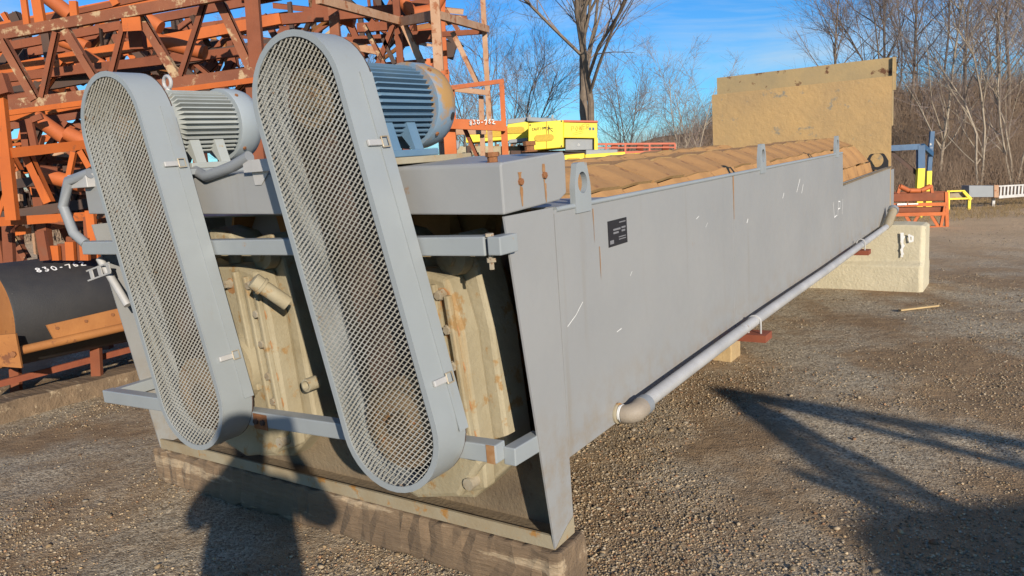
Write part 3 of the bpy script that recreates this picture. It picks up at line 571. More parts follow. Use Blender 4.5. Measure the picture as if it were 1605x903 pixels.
# far end plate
MB().box((8.452, -0.01, 0.33), (8.462, 2.26, 2.10)).build('end_plate', 'mud_plate', sw)
MB().box((8.50, -0.05, 1.93), (8.51, 2.20, 2.325)).build('top_plate', 'mud_top', sw)
MB().box((8.463, -0.02, 1.5), (8.53, -0.012, 2.32)).build('end_stiffener', 'mud_top', sw)
MB().box((8.464, 0.0, 0.33), (8.8, 0.01, 0.95)).build('overflow_side', 'grey_paint', sw)
# drain pipe along the side
pp = []
for i in range(30):
    x = 0.68 + (7.6 - 0.68) * i / 29; sag = 0.05 * math.sin(math.pi * i / 29); pp.append((x, -0.085, 0.368 + 0.012 * math.sin(math.pi * min(1, x / 4.4)) - 0.03 * (i / 29) ** 1.5 - 0.012 * sag * math.sin(x * 2)))
dp = MB().tube(pp, 0.032, 14).build('drain_pipe', 'galvanised', sw, True)
el = [(0.585, -0.034, 0.353), (0.586, -0.05, 0.354), (0.594, -0.068, 0.356), (0.61, -0.08, 0.359), (0.63, -0.085, 0.362), (0.665, -0.085, 0.366)]
MB().tube(el, [0.040, 0.041, 0.043, 0.044, 0.043, 0.044], 16).build('elbow', 'elbow_cast', dp, True)
MB().lathe((0.585, -0.0045, 0.353), (0, -1, 0), [(0, 0.046), (0.008, 0.046), (0.010, 0.036), (0.02, 0.036)], 20).build('pipe_flange', 'lip_paint', dp, True)
MB().lathe((0.585, -0.02, 0.355), (0, -1, 0), [(0, 0.037), (0.006, 0.037), (0.007, 0.039), (0.012, 0.039)], 20).build('gasket', 'chalk', dp, True)
MB().lathe((0.66, -0.085, 0.366), (1, 0, 0.0), [(0, 0.0445), (0.05, 0.0445), (0.052, 0.034)], 16).build('coupling', 'plain_grey', dp, True)
for x in (2.30, 5.9):
    MB().box((x, -0.165, 0.255), (x + 0.14, 0.3, 0.30)).build('cross_member', 'red_tab', sw)
    rg = [(x + 0.05, -0.085 + math.cos(i * math.pi / 8) * 0.038, 0.372 + math.sin(i * math.pi / 8) * 0.038) for i in range(9)]
    MB().tube([(x + 0.05, -0.047, 0.27)] + rg + [(x + 0.05, -0.123, 0.27)], 0.006, 6).build('pipe_clamp', 'galvanised', dp, True)
MB().tube([(7.58, -0.085, 0.335), (7.72, -0.09, 0.37), (8.0, -0.10, 0.49)], [0.034, 0.05, 0.05], 14).build('discharge_pipe', 'lip_paint', dp, True)
MB().lathe((7.98, -0.10, 0.482), (0.28, -0.01, 0.12), [(0, 0.062), (0.05, 0.062), (0.055, 0.045)], 16).build('pipe_end', 'plain_grey', dp, True)

# timber under the drive end, cribbing, concrete block
def mesh_from_ml(mb, name, m, bevel=0.0, parent=None): mb.v = [tuple(ML(*v)) for v in mb.v]; return mb.build(name, m, parent, bevel=bevel)
def rough_box(a, b, nx_=14, amp=0.008):
    mb = MB().box(a, b); import bmesh
    bm = bmesh.new(); vs = [bm.verts.new(v) for v in mb.v]; [bm.faces.new([vs[i] for i in f]) for f in mb.f]
    bmesh.ops.subdivide_edges(bm, edges=[e for e in bm.edges if e.calc_length() > 0.6], cuts=nx_, use_grid_fill=True)
    bmesh.ops.subdivide_edges(bm, edges=list(bm.edges), cuts=1, use_grid_fill=True)
    for v in bm.verts: v.co += Vector([random.uniform(-amp, amp) for _ in range(3)])
    bm.verts.index_update(); out = MB(); out.v = [tuple(v.co) for v in bm.verts]; out.f = [tuple(v.index for v in f.verts) for f in bm.faces]; bm.free(); return out
tag(mesh_from_ml(rough_box((-0.01, -0.035, -0.215), (0.20, 2.68, -0.012), 30, 0.009), 'timber_beam', 'timber', 0.012), 'weathered mud-caked timber beam under the front of the screw washer', 'timber')
for x, y, hz, lb in ((3.85, 0.56, 0.25, 'pale wood cribbing block under the middle of the trough'), ):
    g0 = -0.215 - 0.037 * x; tag(mesh_from_ml(rough_box((x, y, g0), (x + 0.25, y + 0.5, hz) if hz > .1 else (x + 0.14, y + 0.16, g0 + 0.30), 3, 0.004), 'wood_block', 'new_wood', 0.008), lb, 'wood block')
sp_ = A(1440, 481, 9.0); k_ = (0.02 - CAM.z) / (sp_ - CAM).z; sp_ = CAM + (sp_ - CAM) * k_; sp_.z = float(ground_z(sp_.x, sp_.y))
tag(MB().beam(sp_ + Vector((-.22, -.03, .018)), sp_ + Vector((.24, .06, .030)), .05, .018).build('wood_scrap', 'new_wood', bevel=0.004), 'thin pale wood scrap lying alone on the gravel at the right', 'wood scrap')
# concrete block: wide foot, battered upper part
cb2 = empty('concrete_block', ML(8.35, 0, -0.3), 'tan concrete barrier block with white paint marks holding up the far end', 'concrete block')
def wpt(x, y, h): p = ML(x, y, 0); return (p.x, p.y, h)
prof = [(7.98, -0.05), (8.72, -0.05), (8.72, 0.30), (8.64, 0.36), (8.62, 0.80), (8.10, 0.80), (8.06, 0.36), (7.98, 0.31)]
m_ = MB(); secs = [-0.44, -0.40, -0.2, 0.1, 0.4, 0.8, 1.2, 1.6, 2.0, 2.4, 2.8]; o0 = 0
for k_, y in enumerate(secs):
    for (x, h) in prof:
        jj = random.uniform(-0.008, 0.008); sh = 0.04 if k_ == 0 else 0
        m_.v.append(wpt(x + jj + (sh if x < 8.3 else -sh), y, h + jj - (0.03 if k_ == 0 and h > 0.5 else 0)))
npf = len(prof)
for k_ in range(len(secs) - 1):
    for i in range(npf): j = (i + 1) % npf; m_.f.append((k_ * npf + i, k_ * npf + j, (k_ + 1) * npf + j, (k_ + 1) * npf + i))
m_.f.append(tuple(range(npf))); m_.f.append(tuple((len(secs) - 1) * npf + i for i in reversed(range(npf))))
bo = m_.build('block_body', 'concrete', None, bevel=0.015); bo.parent = cb2; bo.matrix_parent_inverse = Matrix.Translation(cb2.location).inverted()
ch = MB()
for pts in ([(-0.20, 0.70), (-0.20, 0.42)], [(-0.215, 0.66), (-0.19, 0.60), (-0.215, 0.55), (-0.19, 0.5), (-0.21, 0.45)], [(-0.27, 0.68), (-0.28, 0.60), (-0.31, 0.61), (-0.31, 0.66), (-0.27, 0.68)], [(-0.185, 0.7), (-0.19, 0.62)]):
    ribbon(ch, [wpt(8.075 + (0.80 - h) * -0.07, y, h) for y, h in pts], 0.022, -DX, 0.006)
co_ = ch.build('paint_marks', 'chalk', None); co_.parent = cb2; co_.matrix_parent_inverse = Matrix.Translation(cb2.location).inverted()

# ------------------------------------------------------------------ orange steel stacked on the left
PXM = lambda px, D: px * D / FPX * 1.08                # pixel width to metres at D
class Thing:
    def __init__(s, name, loc, label, cat, group=None): s.e = empty(name, loc, label, cat, group); s.inv = Matrix.Translation(Vector(loc)).inverted()
    def put(s, mb, nm, m, smooth=False, bevel=0.0, par=None):
        o = mb.build(nm, m, None, smooth, bevel); o.parent = par or s.e; o.matrix_parent_inverse = s.inv if par is None else par.matrix_world.inverted(); return o
    def bar(s, nm, a, b, px, D, D2=None, m='orange_paint', kind='beam', thick=None):
        D2 = D2 or D; wd = PXM(px, D)
        p, q = A(*a, D), A(*b, D2); mb = MB(); vdir = FW
        if kind == 'beam': mb.beam(p, q, thick or wd * 0.6, wd, up=(0, 0, 1) if abs((q - p).normalized().z) < 0.7 else (1, 0, 0.01))
        elif kind == 'post': mb.beam(p, q, wd, thick or wd * 0.6, up=(0, 1, 0.01))
        elif kind == 'tube': mb.tube([p, q], wd / 2, 14)
        elif kind == 'angle':
            d = (q - p).normalized(); r = d.cross(Vector((0, 1, 0))).normalized() * (wd / 2); th = 0.009; n_ = Vector((0, 1, 0))
            mb.prism([p - r, p + r, q + r, q - r], n_ * th); mb.prism([p + r, p + r + r.normalized() * -th, q + r + r.normalized() * -th, q + r], n_ * wd * 0.9)
        return s.put(mb, nm, m, kind == 'tube')
# upper lattice section
T1 = Thing('conveyor_truss', A(150, 160, 7.0), 'faded orange lattice conveyor truss on top of the stack behind the left guard', 'conveyor truss', None)
T1.bar('chord', (-60, 66), (440, -24), 14, 7.2, 6.8, 'orange_peel'); T1.bar('chord', (-60, 176), (412, 113), 15, 7.2, 6.8, 'orange_peel')
T1.bar('flange', (-60, 187), (412, 124), 7, 7.12, 6.72, 'orange_paint')
T1.bar('chord', (-60, 56), (330, -25), 7, 8.2, 7.8, 'orange_rust'); T1.bar('chord', (-60, 130), (430, 75), 12, 8.4, 8.0, 'orange_rust')
for a, b, px, m in (((0, 63), (53, 156), 12, 'orange_peel'), ((86, 50), (64, 152), 8, 'orange_rust'), ((100, 46), (150, 128), 11, 'orange_peel'), ((196, 25), (172, 120), 8, 'orange_rust'), ((217, 24), (276, 122), 12, 'orange_peel'), ((320, 0), (281, 122), 8, 'orange_rust'), ((340, -4), (392, 108), 13, 'orange_peel')):
    T1.bar('brace', a, b, px, 7.05, None, m, 'angle')
T1.bar('post', (394, -20), (404, 112), 19, 6.85, 6.85, 'orange_rust', 'post')
gs = A(206, 32, 6.98); T1.put(MB().box(gs + Vector((-.08, -.01, -.09)), gs + Vector((.08, .005, .07))), 'gusset', 'orange_paint')
gs = A(216, 64, 7.3); T1.put(MB().box(gs + Vector((-.06, -.05, -.08)), gs + Vector((.06, .05, .08))), 'hanger', 'orange_rust')
def idler(T, pts, rpx, D, m='roller_orange', name='roller'):
    for a, b in pts: T.bar(name, a, b, rpx * 2, D, None, m, 'tube')
idler(T1, [((62, -14), (112, 25)), ((225, 27), (252, 44)), ((243, 63), (322, 83))], 10, 7.6)
for a, b, px in (((36, -12), (43, 42), 8), ((56, -12), (64, 36), 13), ((115, 2), (118, 34), 10), ((176, -5), (183, 8), 10)): T1.bar('idler_bracket', a, b, px, 7.3, None, 'orange_paint', 'post')
for px_, D_ in ((215, 7.15), (300, 7.05), (345, 8.3), (240, 8.5), (395, 6.85)):
    p = A(px_, 118, D_); T1.put(MB().box((p.x - .05, p.y - .05, -0.05), (p.x + .05, p.y + .05, p.z)), 'support_leg', 'orange_rust')
# frame below it
T2 = Thing('conveyor_stand', A(20, 350, 5.9), 'bright orange welded conveyor frame standing at the left edge above the black pulley', 'conveyor frame')
T2.bar('post', (-4, 120), (20, 345), 16, 5.9, 5.9, 'orange_paint', 'post'); T2.bar('rail', (16, 240), (150, 225), 14, 5.9, 6.5, 'orange_paint'); T2.bar('rail', (-20, 349), (150, 338), 13, 5.9, 6.5, 'orange_paint')
T2.bar('post_head', (-4, 118), (6, 148), 22, 5.85, 5.85, 'orange_rust', 'post')
for a, b, px in (((36, 236), (74, 318), 12), ((114, 238), (95, 330), 7), ((125, 236), (140, 262), 10), ((-8, 350), (20, 260), 8)): T2.bar('brace', a, b, px, 6.1, None, 'orange_paint', 'angle')
T2.bar('upright', (64, 362), (72, 408), 13, 6.0, 6.0, 'orange_rust', 'post')
for k_, x in enumerate((86, 98, 110, 122, 132)): T2.bar('guard_plate', (x, 385 - 3 * k_), (x + 2, 408), 12, 6.05 + 0.06 * (k_ % 2), None, ('orange_paint', 'orange_rust')[k_ % 2], 'post')
T2.bar('upright', (141, 330), (150, 405), 12, 6.3, 6.3, 'orange_paint', 'post')
idler(T2, [((56, 184), (103, 217)), ((105, 209), (136, 224)), ((63, 273), (128, 290))], 10.5, 6.5)
T2.bar('idler_bracket', (45, 186), (56, 236), 9, 6.3, 6.3, 'orange_rust', 'post'); T2.bar('curved_arm', (45, 190), (66, 182), 8, 6.3, 6.3, 'orange_rust')
for x in (12, 140): T2.bar('leg', (x, 340), (x + 14, 620), 14, 6.4, 6.4, 'orange_rust', 'post')
# deeper stacked sections, each its own truss; dark members stand in for deep shade
def deep(label, x0, x1, y0, y1, D, n, seed):
    rs = random.Random(seed); T = Thing('conveyor_truss', A((x0 + x1) / 2, y1, D), label, 'conveyor truss', None)
    s0 = rs.uniform(-.22, -.08)
    for f in (0.0, 0.33, 0.66, 1.0):
        y = y0 + (y1 - y0) * f; dd = D + rs.uniform(-.5, .9)
        T.bar('chord', (x0, y - s0 * (x1 - x0) / 2), (x1, y + s0 * (x1 - x0) / 2), rs.uniform(9, 15), dd, dd + rs.uniform(-.6, .6), rs.choice(['orange_rust', 'orange_paint', 'orange_rust', 'dark_steel_shade']))
    for i in range(n):
        x = x0 + (x1 - x0) * (i + rs.random()) / n; ya = y0 + (y1 - y0) * rs.choice((0, .33, .5)); yb = ya + (y1 - y0) * rs.uniform(.3, .6); dd = D + rs.uniform(-.5, 1.5); dx = rs.choice((-45, -30, 30, 45, 8, 60))
        T.bar('brace', (x, ya), (x + dx, yb), rs.uniform(6, 13), dd, None, rs.choice(['orange_rust', 'orange_paint', 'orange_rust', 'dark_steel_shade', 'dark_steel_shade', 'orange_peel']), 'angle')
    for f in (.2, .5, .8):
        p = A(x0 + (x1 - x0) * f, y1, D + .4); T.put(MB().box((p.x - .05, p.y - .05, -0.05), (p.x + .05, p.y + .05, p.z + .15)), 'support_leg', 'orange_rust')
    for i in range(max(2, n // 5)):
        x = rs.uniform(x0, x1 - 40); y = rs.uniform(y0, y1); T.bar('roller', (x, y), (x + rs.uniform(30, 60), y + rs.uniform(-8, 26)), rs.uniform(14, 22), D + rs.uniform(0, 1), None, 'roller_orange', 'tube')
    for i in range(max(2, n // 6)):
        x = rs.uniform(x0, x1); y = rs.uniform(y0, y1); T.bar('plate', (x, y), (x + rs.uniform(15, 45), y + rs.uniform(-6, 10)), rs.uniform(12, 22), D + rs.uniform(.3, 1.2), None, rs.choice(['orange_rust', 'dark_steel_shade', 'peel_pale']))
    return T
deep('rusty orange truss right behind the topmost lattice, seen through its braces', -60, 440, 40, 150, 8.6, 26, 3)
deep('dark rusty truss deepest in the stack behind the grey motor', -60, 460, 60, 200, 10.4, 26, 5)
deep('orange truss low in the stack between frame and left guard', -60, 190, 190, 330, 7.8, 20, 9)
deep('shadowed truss at the bottom of the stack above the black pulley', -60, 200, 250, 410, 9.0, 22, 12)
deep('brown rusted truss lying far back on the left behind the conveyor stand', -60, 300, 20, 250, 11.5, 34, 21)
def tangle(label, x0, x1, y0, y1, D, n, seed):
    rs = random.Random(seed); T = Thing('lattice_section', A((x0 + x1) / 2, y1, D), label, 'lattice section')
    for i in range(n):
        x = rs.uniform(x0, x1); y = rs.uniform(y0, y1); dd = D + rs.uniform(-.5, 1.2); dx, dy = rs.choice(((70, -12), (28, 50), (-24, 55), (6, 60), (90, 10), (-40, 30)))
        T.bar('lattice_bar', (x, y), (x + dx, y + dy), rs.uniform(4, 8), dd, dd + rs.uniform(-.4, .6), rs.choice(['orange_rust', 'orange_rust', 'orange_dull', 'dark_steel_shade', 'orange_peel', 'peel_pale']), 'angle')
    return T
tangle('tangle of thin rusty lattice bars seen between the two belt guards', 90, 420, 20, 130, 9.2, 48, 31)
tangle('tangle of thin rusty lattice bars at the left edge behind the orange post', -40, 130, 120, 360, 8.4, 48, 32)
tangle('thin rusty lattice bars behind the top of the right belt guard and blue motor', 400, 660, -10, 90, 10.2, 36, 33)
deep('orange truss crossing behind the top of the right belt guard', 380, 690, -20, 110, 9.4, 14, 15)
# tower at the right end of the stack
TW = Thing('steel_tower', A(690, 240, 7.8), 'peeling rust-pink square lattice tower to the right of the stack', 'steel tower')
def legz(a, D, px, m, nm='leg', z=-0.05):
    p = A(*a, D); wd = PXM(px, D); return TW.put(MB().box((p.x - wd / 2, p.y - wd / 2, z), (p.x + wd / 2, p.y + wd / 2, 3.9)), nm, m)
legz((685, 60), 7.6, 13, 'peel_pale'); legz((760, 60), 9.2, 7, 'peel_pale'); legz((625, 60), 8.6, 9, 'orange_rust'); legz((524, 30), 7.6, 13, 'orange_peel'); legz((693, 40), 9.8, 9, 'orange_paint')
TW.bar('beam', (498, -2), (628, 34), 13, 7.0, 8.6, 'peel_pale'); TW.bar('beam', (626, 35), (683, 24), 12, 8.6, 7.6, 'peel_pale'); TW.bar('beam', (687, 24), (764, 46), 11, 7.6, 9.2, 'peel_pale')
TW.bar('beam', (628, 68), (680, 57), 11, 9.4, None, 'orange_rust'); TW.bar('beam', (560, 44), (618, 40), 12, 9.0, None, 'orange_rust'); TW.bar('beam', (693, 54), (762, 49), 7, 9.3, None, 'orange_rust'); TW.bar('beam', (600, 12), (690, -4), 5, 9.6, None, 'orange_rust')
TW.bar('beam', (540, 70), (600, 82), 10, 9.3, None, 'peel_pale')
for a, b, px, m in (((570, 39), (603, 103), 7, 'orange_peel'), ((616, 39), (592, 100), 7, 'orange_rust'), ((633, 39), (664, 106), 10, 'peel_pale'), ((709, 50), (748, 130), 7, 'peel_pale'), ((692, 80), (677, 112), 8, 'orange_rust'), ((600, 60), (618, 100), 6, 'dark_steel_shade')): TW.bar('brace', a, b, px, 8.4, None, m, 'angle')
TI = Thing('idler_trestle', A(655, 30, 8.6), 'orange troughing idler set perched on the rusty tower beams', 'idler')
idler(TI, [((622, -10), (647, 22)), ((647, 22), (676, 17)), ((676, 18), (694, -12))], 9, 8.8); TI.bar('base_bar', (615, 34), (697, 22), 6, 8.8, None, 'orange_paint')
for a, b in (((619, 32), (619, -14)), ((694, 24), (696, -14)), ((648, 30), (648, 22)), ((676, 27), (676, 17))): TI.bar('bracket', a, b, 6, 8.85, None, 'orange_paint', 'post')
# handrail frame with the stock number
HR = Thing('handrail_frame', A(740, 240, 7.2), 'bright orange handrail frame with chalked number on its kick board', 'handrail')
def postz(a, b, px, D, nm='post', m='orange_paint'): return HR.bar(nm, a, b, px, D, None, m, 'post')
postz((700, 110), (705, 200), 6, 7.2); postz((709, 140), (712, 200), 6, 7.25); HR.bar('rail', (683, 118), (704, 112), 6, 7.2); HR.bar('rail', (704, 138), (790, 127), 6, 7.2)
postz((786, 126), (790, 204), 7, 7.2); HR.bar('kick_board', (704, 194), (793, 198), 14, 7.2, None)
lg = A(706, 220, 7.25); HR.put(MB().box((lg.x - .06, lg.y, -0.05), (lg.x + .05, lg.y + .07, A(706, 198, 7.25).z)), 'leg', 'orange_paint')
lg = A(791, 220, 7.25); HR.put(MB().box((lg.x - .03, lg.y, -0.05), (lg.x + .03, lg.y + .06, A(791, 198, 7.25).z)), 'leg', 'orange_paint')
HR.bar('brace', (727, 199), (748, 246), 6, 7.35, None, 'orange_rust', 'angle'); HR.bar('rail', (704, 139), (768, 146), 7, 8.0, None, 'peel_pale'); HR.bar('post', (754, 150), (757, 245), 7, 8.1, None, 'peel_pale', 'post'); HR.bar('rail', (715, 207), (762, 206), 8, 8.0, None, 'peel_pale')
# hand-written digits as strokes (unit box 0..1 x 0..1)
GL = {'8': [[(.5, .5), (.15, .75), (.5, 1), (.85, .75), (.5, .5), (.1, .22), (.5, 0), (.9, .25), (.5, .5)]], '3': [[(.1, .95), (.7, 1), (.35, .58), (.85, .35), (.5, 0), (.1, .1)]],
      '0': [[(.5, 1), (.1, .6), (.3, .05), (.8, .1), (.9, .6), (.5, 1)]], '-': [[(.25, .45), (.7, .5)]], '7': [[(0, .85), (.9, 1), (.45, 0)]], '6': [[(.7, 1), (.2, .5), (.25, .05), (.8, .1), (.75, .45), (.25, .4)]],
      '2': [[(.1, .8), (.5, 1), (.85, .75), (.1, .05), (1.0, .0)]],
      'C': [[(.9, .85), (.4, 1), (.05, .5), (.4, 0), (.9, .15)]], 'A': [[(0, 0), (.5, 1), (1, 0)], [(.2, .4), (.8, .4)]], 'U': [[(.05, 1), (.1, .15), (.5, 0), (.9, .15), (.95, 1)]], 'T': [[(0, 1), (1, 1)], [(.5, 1), (.5, 0)]], 'I': [[(.5, 1), (.5, 0)]], 'O': [[(.5, 1), (.05, .5), (.5, 0), (.95, .5), (.5, 1)]], 'N': [[(0, 0), (0, 1), (1, 0), (1, 1)]],
      'P': [[(0, 0), (0, 1), (.8, .9), (.8, .55), (0, .45)]], 'W': [[(0, 1), (.25, 0), (.5, .7), (.75, 0), (1, 1)]], 'E': [[(1, 1), (0, 1), (0, 0), (1, 0)], [(0, .5), (.8, .5)]], 'R': [[(0, 0), (0, 1), (.8, .9), (.8, .55), (0, .45), (.9, 0)]]}
def writing(txt, org, ux, uz, h, nrm, wd, off=0.003, jit=0.02):
    mb = MB(); x = 0
    for c_ in txt:
        if c_ in GL:
            jy = random.uniform(-.1, .1)
            for st in GL[c_]: ribbon(mb, [Vector(org) + Vector(ux) * (h * (x + .62 * a + random.uniform(-jit, jit))) + Vector(uz) * (h * (b + jy + random.uniform(-jit, jit))) for a, b in st], wd, nrm, off)
        x += .82
    return mb
p = A(741, 196, 7.17); HR.put(writing('830-762', p + Vector((-0.03, 0, -0.0)), (1, 0, 0), (0, 0, 1), 0.042, (0, -1, 0), 0.007, 0.012), 'chalk_number', 'chalk')

# ------------------------------------------------------------------ black head pulley at the left
pc = Vector((-3.98, 5.80, 0.76)); pd = Vector((0.545, 0.838, 0)).normalized()
PU = Thing('head_pulley', (pc.x, pc.y, 0), 'black rubber-lagged conveyor head pulley with orange end disc and chalked number', 'pulley')
Rp = 0.40
PU.put(MB().lathe(pc, pd, [(0.0, Rp * 0.985), (0.01, Rp), (1.75, Rp), (1.76, Rp * 0.98)], 64), 'drum', 'black_rubber', True)
PU.put(MB().lathe(pc - pd * 0.006, pd, [(0, Rp * 0.96), (0.003, Rp * 0.985), (0.012, Rp * 0.985)], 48), 'end_disc', 'orange_dull', True)
PU.put(MB().lathe(pc - pd * 0.09, pd, [(0, 0.10), (0.02, 0.13), (0.05, 0.145), (0.085, 0.15)], 28), 'hub', 'rusty_bolt', True)
PU.put(MB().lathe(pc - pd * 0.30, pd, [(0, 0.055), (0.01, 0.06), (0.25, 0.06)], 20), 'shaft', 'pale_teal', True)
side_n = Vector((pd.y, -pd.x, 0))                       # towards the machine / camera side
PU.put(MB().box((-4.22, 5.42, 0.52), (-4.02, 5.62, 0.78)), 'bearing_block', 'pale_teal')
# scraper: angled plate on a pipe, side bracket
a0, a1 = A(84, 533, 5.72), A(215, 500, 6.2); up_ = Vector((0, 0.03, 0.12))
PU.put(MB().prism([a0, a1, a1 + up_, a0 + up_ - pd * 0.06], (0.012, -0.006, 0)), 'scraper_blade', 'orange_dull')
PU.put(MB().tube([A(34, 549, 5.55), A(215, 508, 6.15)], 0.033, 12), 'scraper_bar', 'orange_dull', True)
bb = MB()
for s in (0.03, 0.36, 0.68): PU.put(hexbolt(MB(), a0.lerp(a1, s) + up_ * 0.7 + Vector((0.01, -0.012, 0)), side_n, 0.013, 0.012), 'blade_bolt', 'rusty_bolt')
br = A(15, 545, 5.45); PU.put(MB().prism([A(-20, 527, 5.45), A(24, 523, 5.45), A(34, 577, 5.45), A(-20, 573, 5.45)], (0, 0.02, 0)), 'side_bracket', 'orange_dull')
PU.put(hexbolt(MB(), A(22, 555, 5.45), (0, -1, 0), 0.022, 0.016), 'bracket_bolt', 'rusty_bolt')
for s in (0.15, 1.6): PU.put(MB().box(pc + pd * s + Vector((-.38, .05, -0.85)), pc + pd * s + Vector((-.28, .15, -0.2))), 'leg', 'dark_steel_shade')
# number written round the drum, upside of the camera-facing flank
mb = MB(); xx = 0
for c_ in '830-762':
    for st in GL[c_]:
        pts = []
        for a_, b_ in st:
            s = 0.27 + (xx + .62 * a_) * 0.070; ang = math.radians(52 + b_ * 7.5 + (2 if c_ in '62' else 0)); pts.append(pc + pd * s + (side_n * math.cos(ang) + Vector((0, 0, 1)) * math.sin(ang)) * (Rp + 0.003))
        for a, b in zip(pts[:-1], pts[1:]):
            d_ = (b - a).normalized(); nrm = ((a + b) / 2 - pc); nrm = (nrm - pd * nrm.dot(pd)).normalized(); r_ = d_.cross(nrm).normalized() * 0.005
            mb.raw([a - r_, a + r_, b + r_, b - r_], [(0, 1, 2, 3)])
    xx += .82
PU.put(mb, 'chalk_number', 'chalk')
# dark conveyor body below the pulley and the timber it stands on
CB = Thing('conveyor_section', (-4.3, 6.4, 0), 'dark conveyor section lying in shadow under the black pulley', 'conveyor section')
CB.put(MB().beam(Vector((-5.0, 5.9, 0.28)), Vector((-3.2, 8.7, 0.28)), 0.5, 0.08), 'deck', 'dark_steel_shade'); CB.put(MB().beam(Vector((-4.1, 5.75, 0.22)), Vector((-2.9, 7.6, 0.30)), 0.03, 0.05), 'rod', 'red_tab')
CB.put(MB().beam(Vector((-4.4, 5.7, 0.42)), Vector((-2.6, 8.5, 0.42)), 0.04, 0.18), 'side_channel', 'dark_steel_shade')
tb = rough_box((0, -0.14, -0.04), (3.4, 0.14, 0.13), 16, 0.006); org = Vector((-4.35, 5.15, 0))
tb.v = [tuple(org + pd * v[0] - side_n * (-v[1]) * 1 + Vector((0, 0, v[2]))) for v in tb.v]
tag(tb.build('timber_beam', 'timber', bevel=0.01), 'weathered timber lying on the ground below the black pulley', 'timber')

# ------------------------------------------------------------------ yellow plant and red conveyor in the yard behind
def slotpts(cx_, cz_, wd, h, n=8):
    r = h / 2; pts = []
    for i in range(n + 1): a = -math.pi / 2 + math.pi * i / n; pts.append((cx_ + wd / 2 - r + r * math.cos(a), cz_ + r * math.sin(a)))
    for i in range(n + 1): a = math.pi / 2 + math.pi * i / n; pts.append((cx_ - wd / 2 + r + r * math.cos(a), cz_ + r * math.sin(a)))
    return pts
D0 = 20.0
YP = Thing('screening_plant', (1.6, D0, 0), 'yellow screening plant with black lettering on two panels behind the hood', 'screening plant')
def facebox(T, nm, m, x0, y0, x1, y1, D, dep, skew=0.0, bev=0.02):
    a, b, c_, d_ = A(x0, y0, D), A(x1, y0 + skew, D), A(x1, y1 + skew, D), A(x0, y1, D)
    for q in (b, c_): q.y = D
    return T.put(MB().prism([d_, c_, b, a], (0.12 * dep, dep, 0)), nm, m, bevel=bev)
fb = facebox(YP, 'side_box', 'yellow_paint', 828, 193, 883, 236, D0, 1.4, -5)
facebox(YP, 'rear_box', 'yellow_paint', 883, 190, 936, 216, D0 + 0.3, 1.4, 1); facebox(YP, 'hopper', 'plain_grey', 886, 218, 931, 236, D0 + 0.4, 1.2, -1); facebox(YP, 'corner_post', 'yellow_paint', 931, 216, 937, 238, D0 + 0.28, 0.3)
facebox(YP, 'orange_edge', 'red_frame', 883, 188, 937, 191.5, D0 + 0.25, 0.2, 1); facebox(YP, 'roof_box', 'plain_grey', 826, 183, 872, 190, D0 + 0.9, 1.2, 3)
facebox(YP, 'under_frame', 'dark_steel_shade', 800, 236, 940, 243, D0 + 0.6, 0.8)
def meshslot(T, x, y, wd, h, D, m='yellow_mesh'):
    c_ = A(x, y, D); s = D / FPX
    return T.put(MB().prism([(c_.x + a * s, D, c_.z + b * s) for a, b in slotpts(0, 0, wd, h)], (0, 0.02, 0)), 'mesh_window', m)
meshslot(YP, 853, 216, 30, 10, D0 - 0.025)
YP.put(writing('CAUTION', A(834, 205, D0 - 0.004), (1, 0, 0.05), (0, 0, 1), 0.062, (0, -1, 0), 0.012, 0.004), 'lettering', 'black_ink')
c_ = A(860, 203, D0 - 0.004)
mb = MB()
for a, b in (((-.1, .06), (.1, .02)), ((0, .1), (.0, -.12)), ((-.06, -.05), (.02, .06)), ((.0, .04), (.1, -.06))): ribbon(mb, [c_ + Vector((a[0], 0, a[1])), c_ + Vector((b[0], 0, b[1]))], 0.016, (0, -1, 0), 0.004)
YP.put(mb, 'scribble', 'black_ink')
YP.put(writing('POWER', A(896, 206, D0 + 0.296), (1, 0, 0.12), (0, 0, 1), 0.12, (0, -1, 0), 0.012, 0.004), 'lettering', 'yellow_mesh')
mb = MB()
for i in range(2): q = A(898, 209 + 3 * i, D0 + 0.296); ribbon(mb, [q, q + Vector((.26, 0, .05))], 0.012, (0, -1, 0), 0.004)
YP.put(mb, 'underline', 'yellow_mesh')
for x in (925, 930): q = A(x, 202, D0 + 0.296); YP.put(MB().box((q.x - .025, q.y - .006, q.z - .035), (q.x + .025, q.y, q.z + .035)), 'decal', 'blue_steel')
q = A(907, 227, D0 + 0.39); YP.put(ribbon(MB(), [q + Vector((-.03, 0, -.02)), q + Vector((0, 0, .03)), q + Vector((.03, 0, -.02)), q + Vector((-.03, 0, -.02))], 0.008, (0, -1, 0), 0.006), 'triangle_mark', 'chalk')
for x in (840, 880, 930):
    q = A(x, 236, D0 + 0.9); YP.put(MB().box((q.x - .07, q.y, -0.05), (q.x + .07, q.y + .12, q.z)), 'leg', 'dark_steel_shade')
Y2 = Thing('yellow_conveyor', (0.3, 21, 0), 'yellow plant section with long mesh window just right of the handrail', 'conveyor')
facebox(Y2, 'side_panel', 'yellow_paint', 795, 195, 828, 222, 21, 1.0, -5); meshslot(Y2, 808, 204, 28, 10, 20.97); facebox(Y2, 'side_panel', 'yellow_paint', 730, 206, 795, 224, 21.2, 1.0, -5); facebox(Y2, 'belly_pan', 'plain_grey', 797, 219, 827, 225, 20.9, 0.6, -3); meshslot(Y2, 775, 210, 36, 9, 21.17)
facebox(Y2, 'lower_tank', 'casting_tan', 705, 229, 826, 243, 21.5, 0.8); facebox(Y2, 'top_cover', 'plain_grey', 795, 187, 830, 195, 21.1, 0.8, -4)
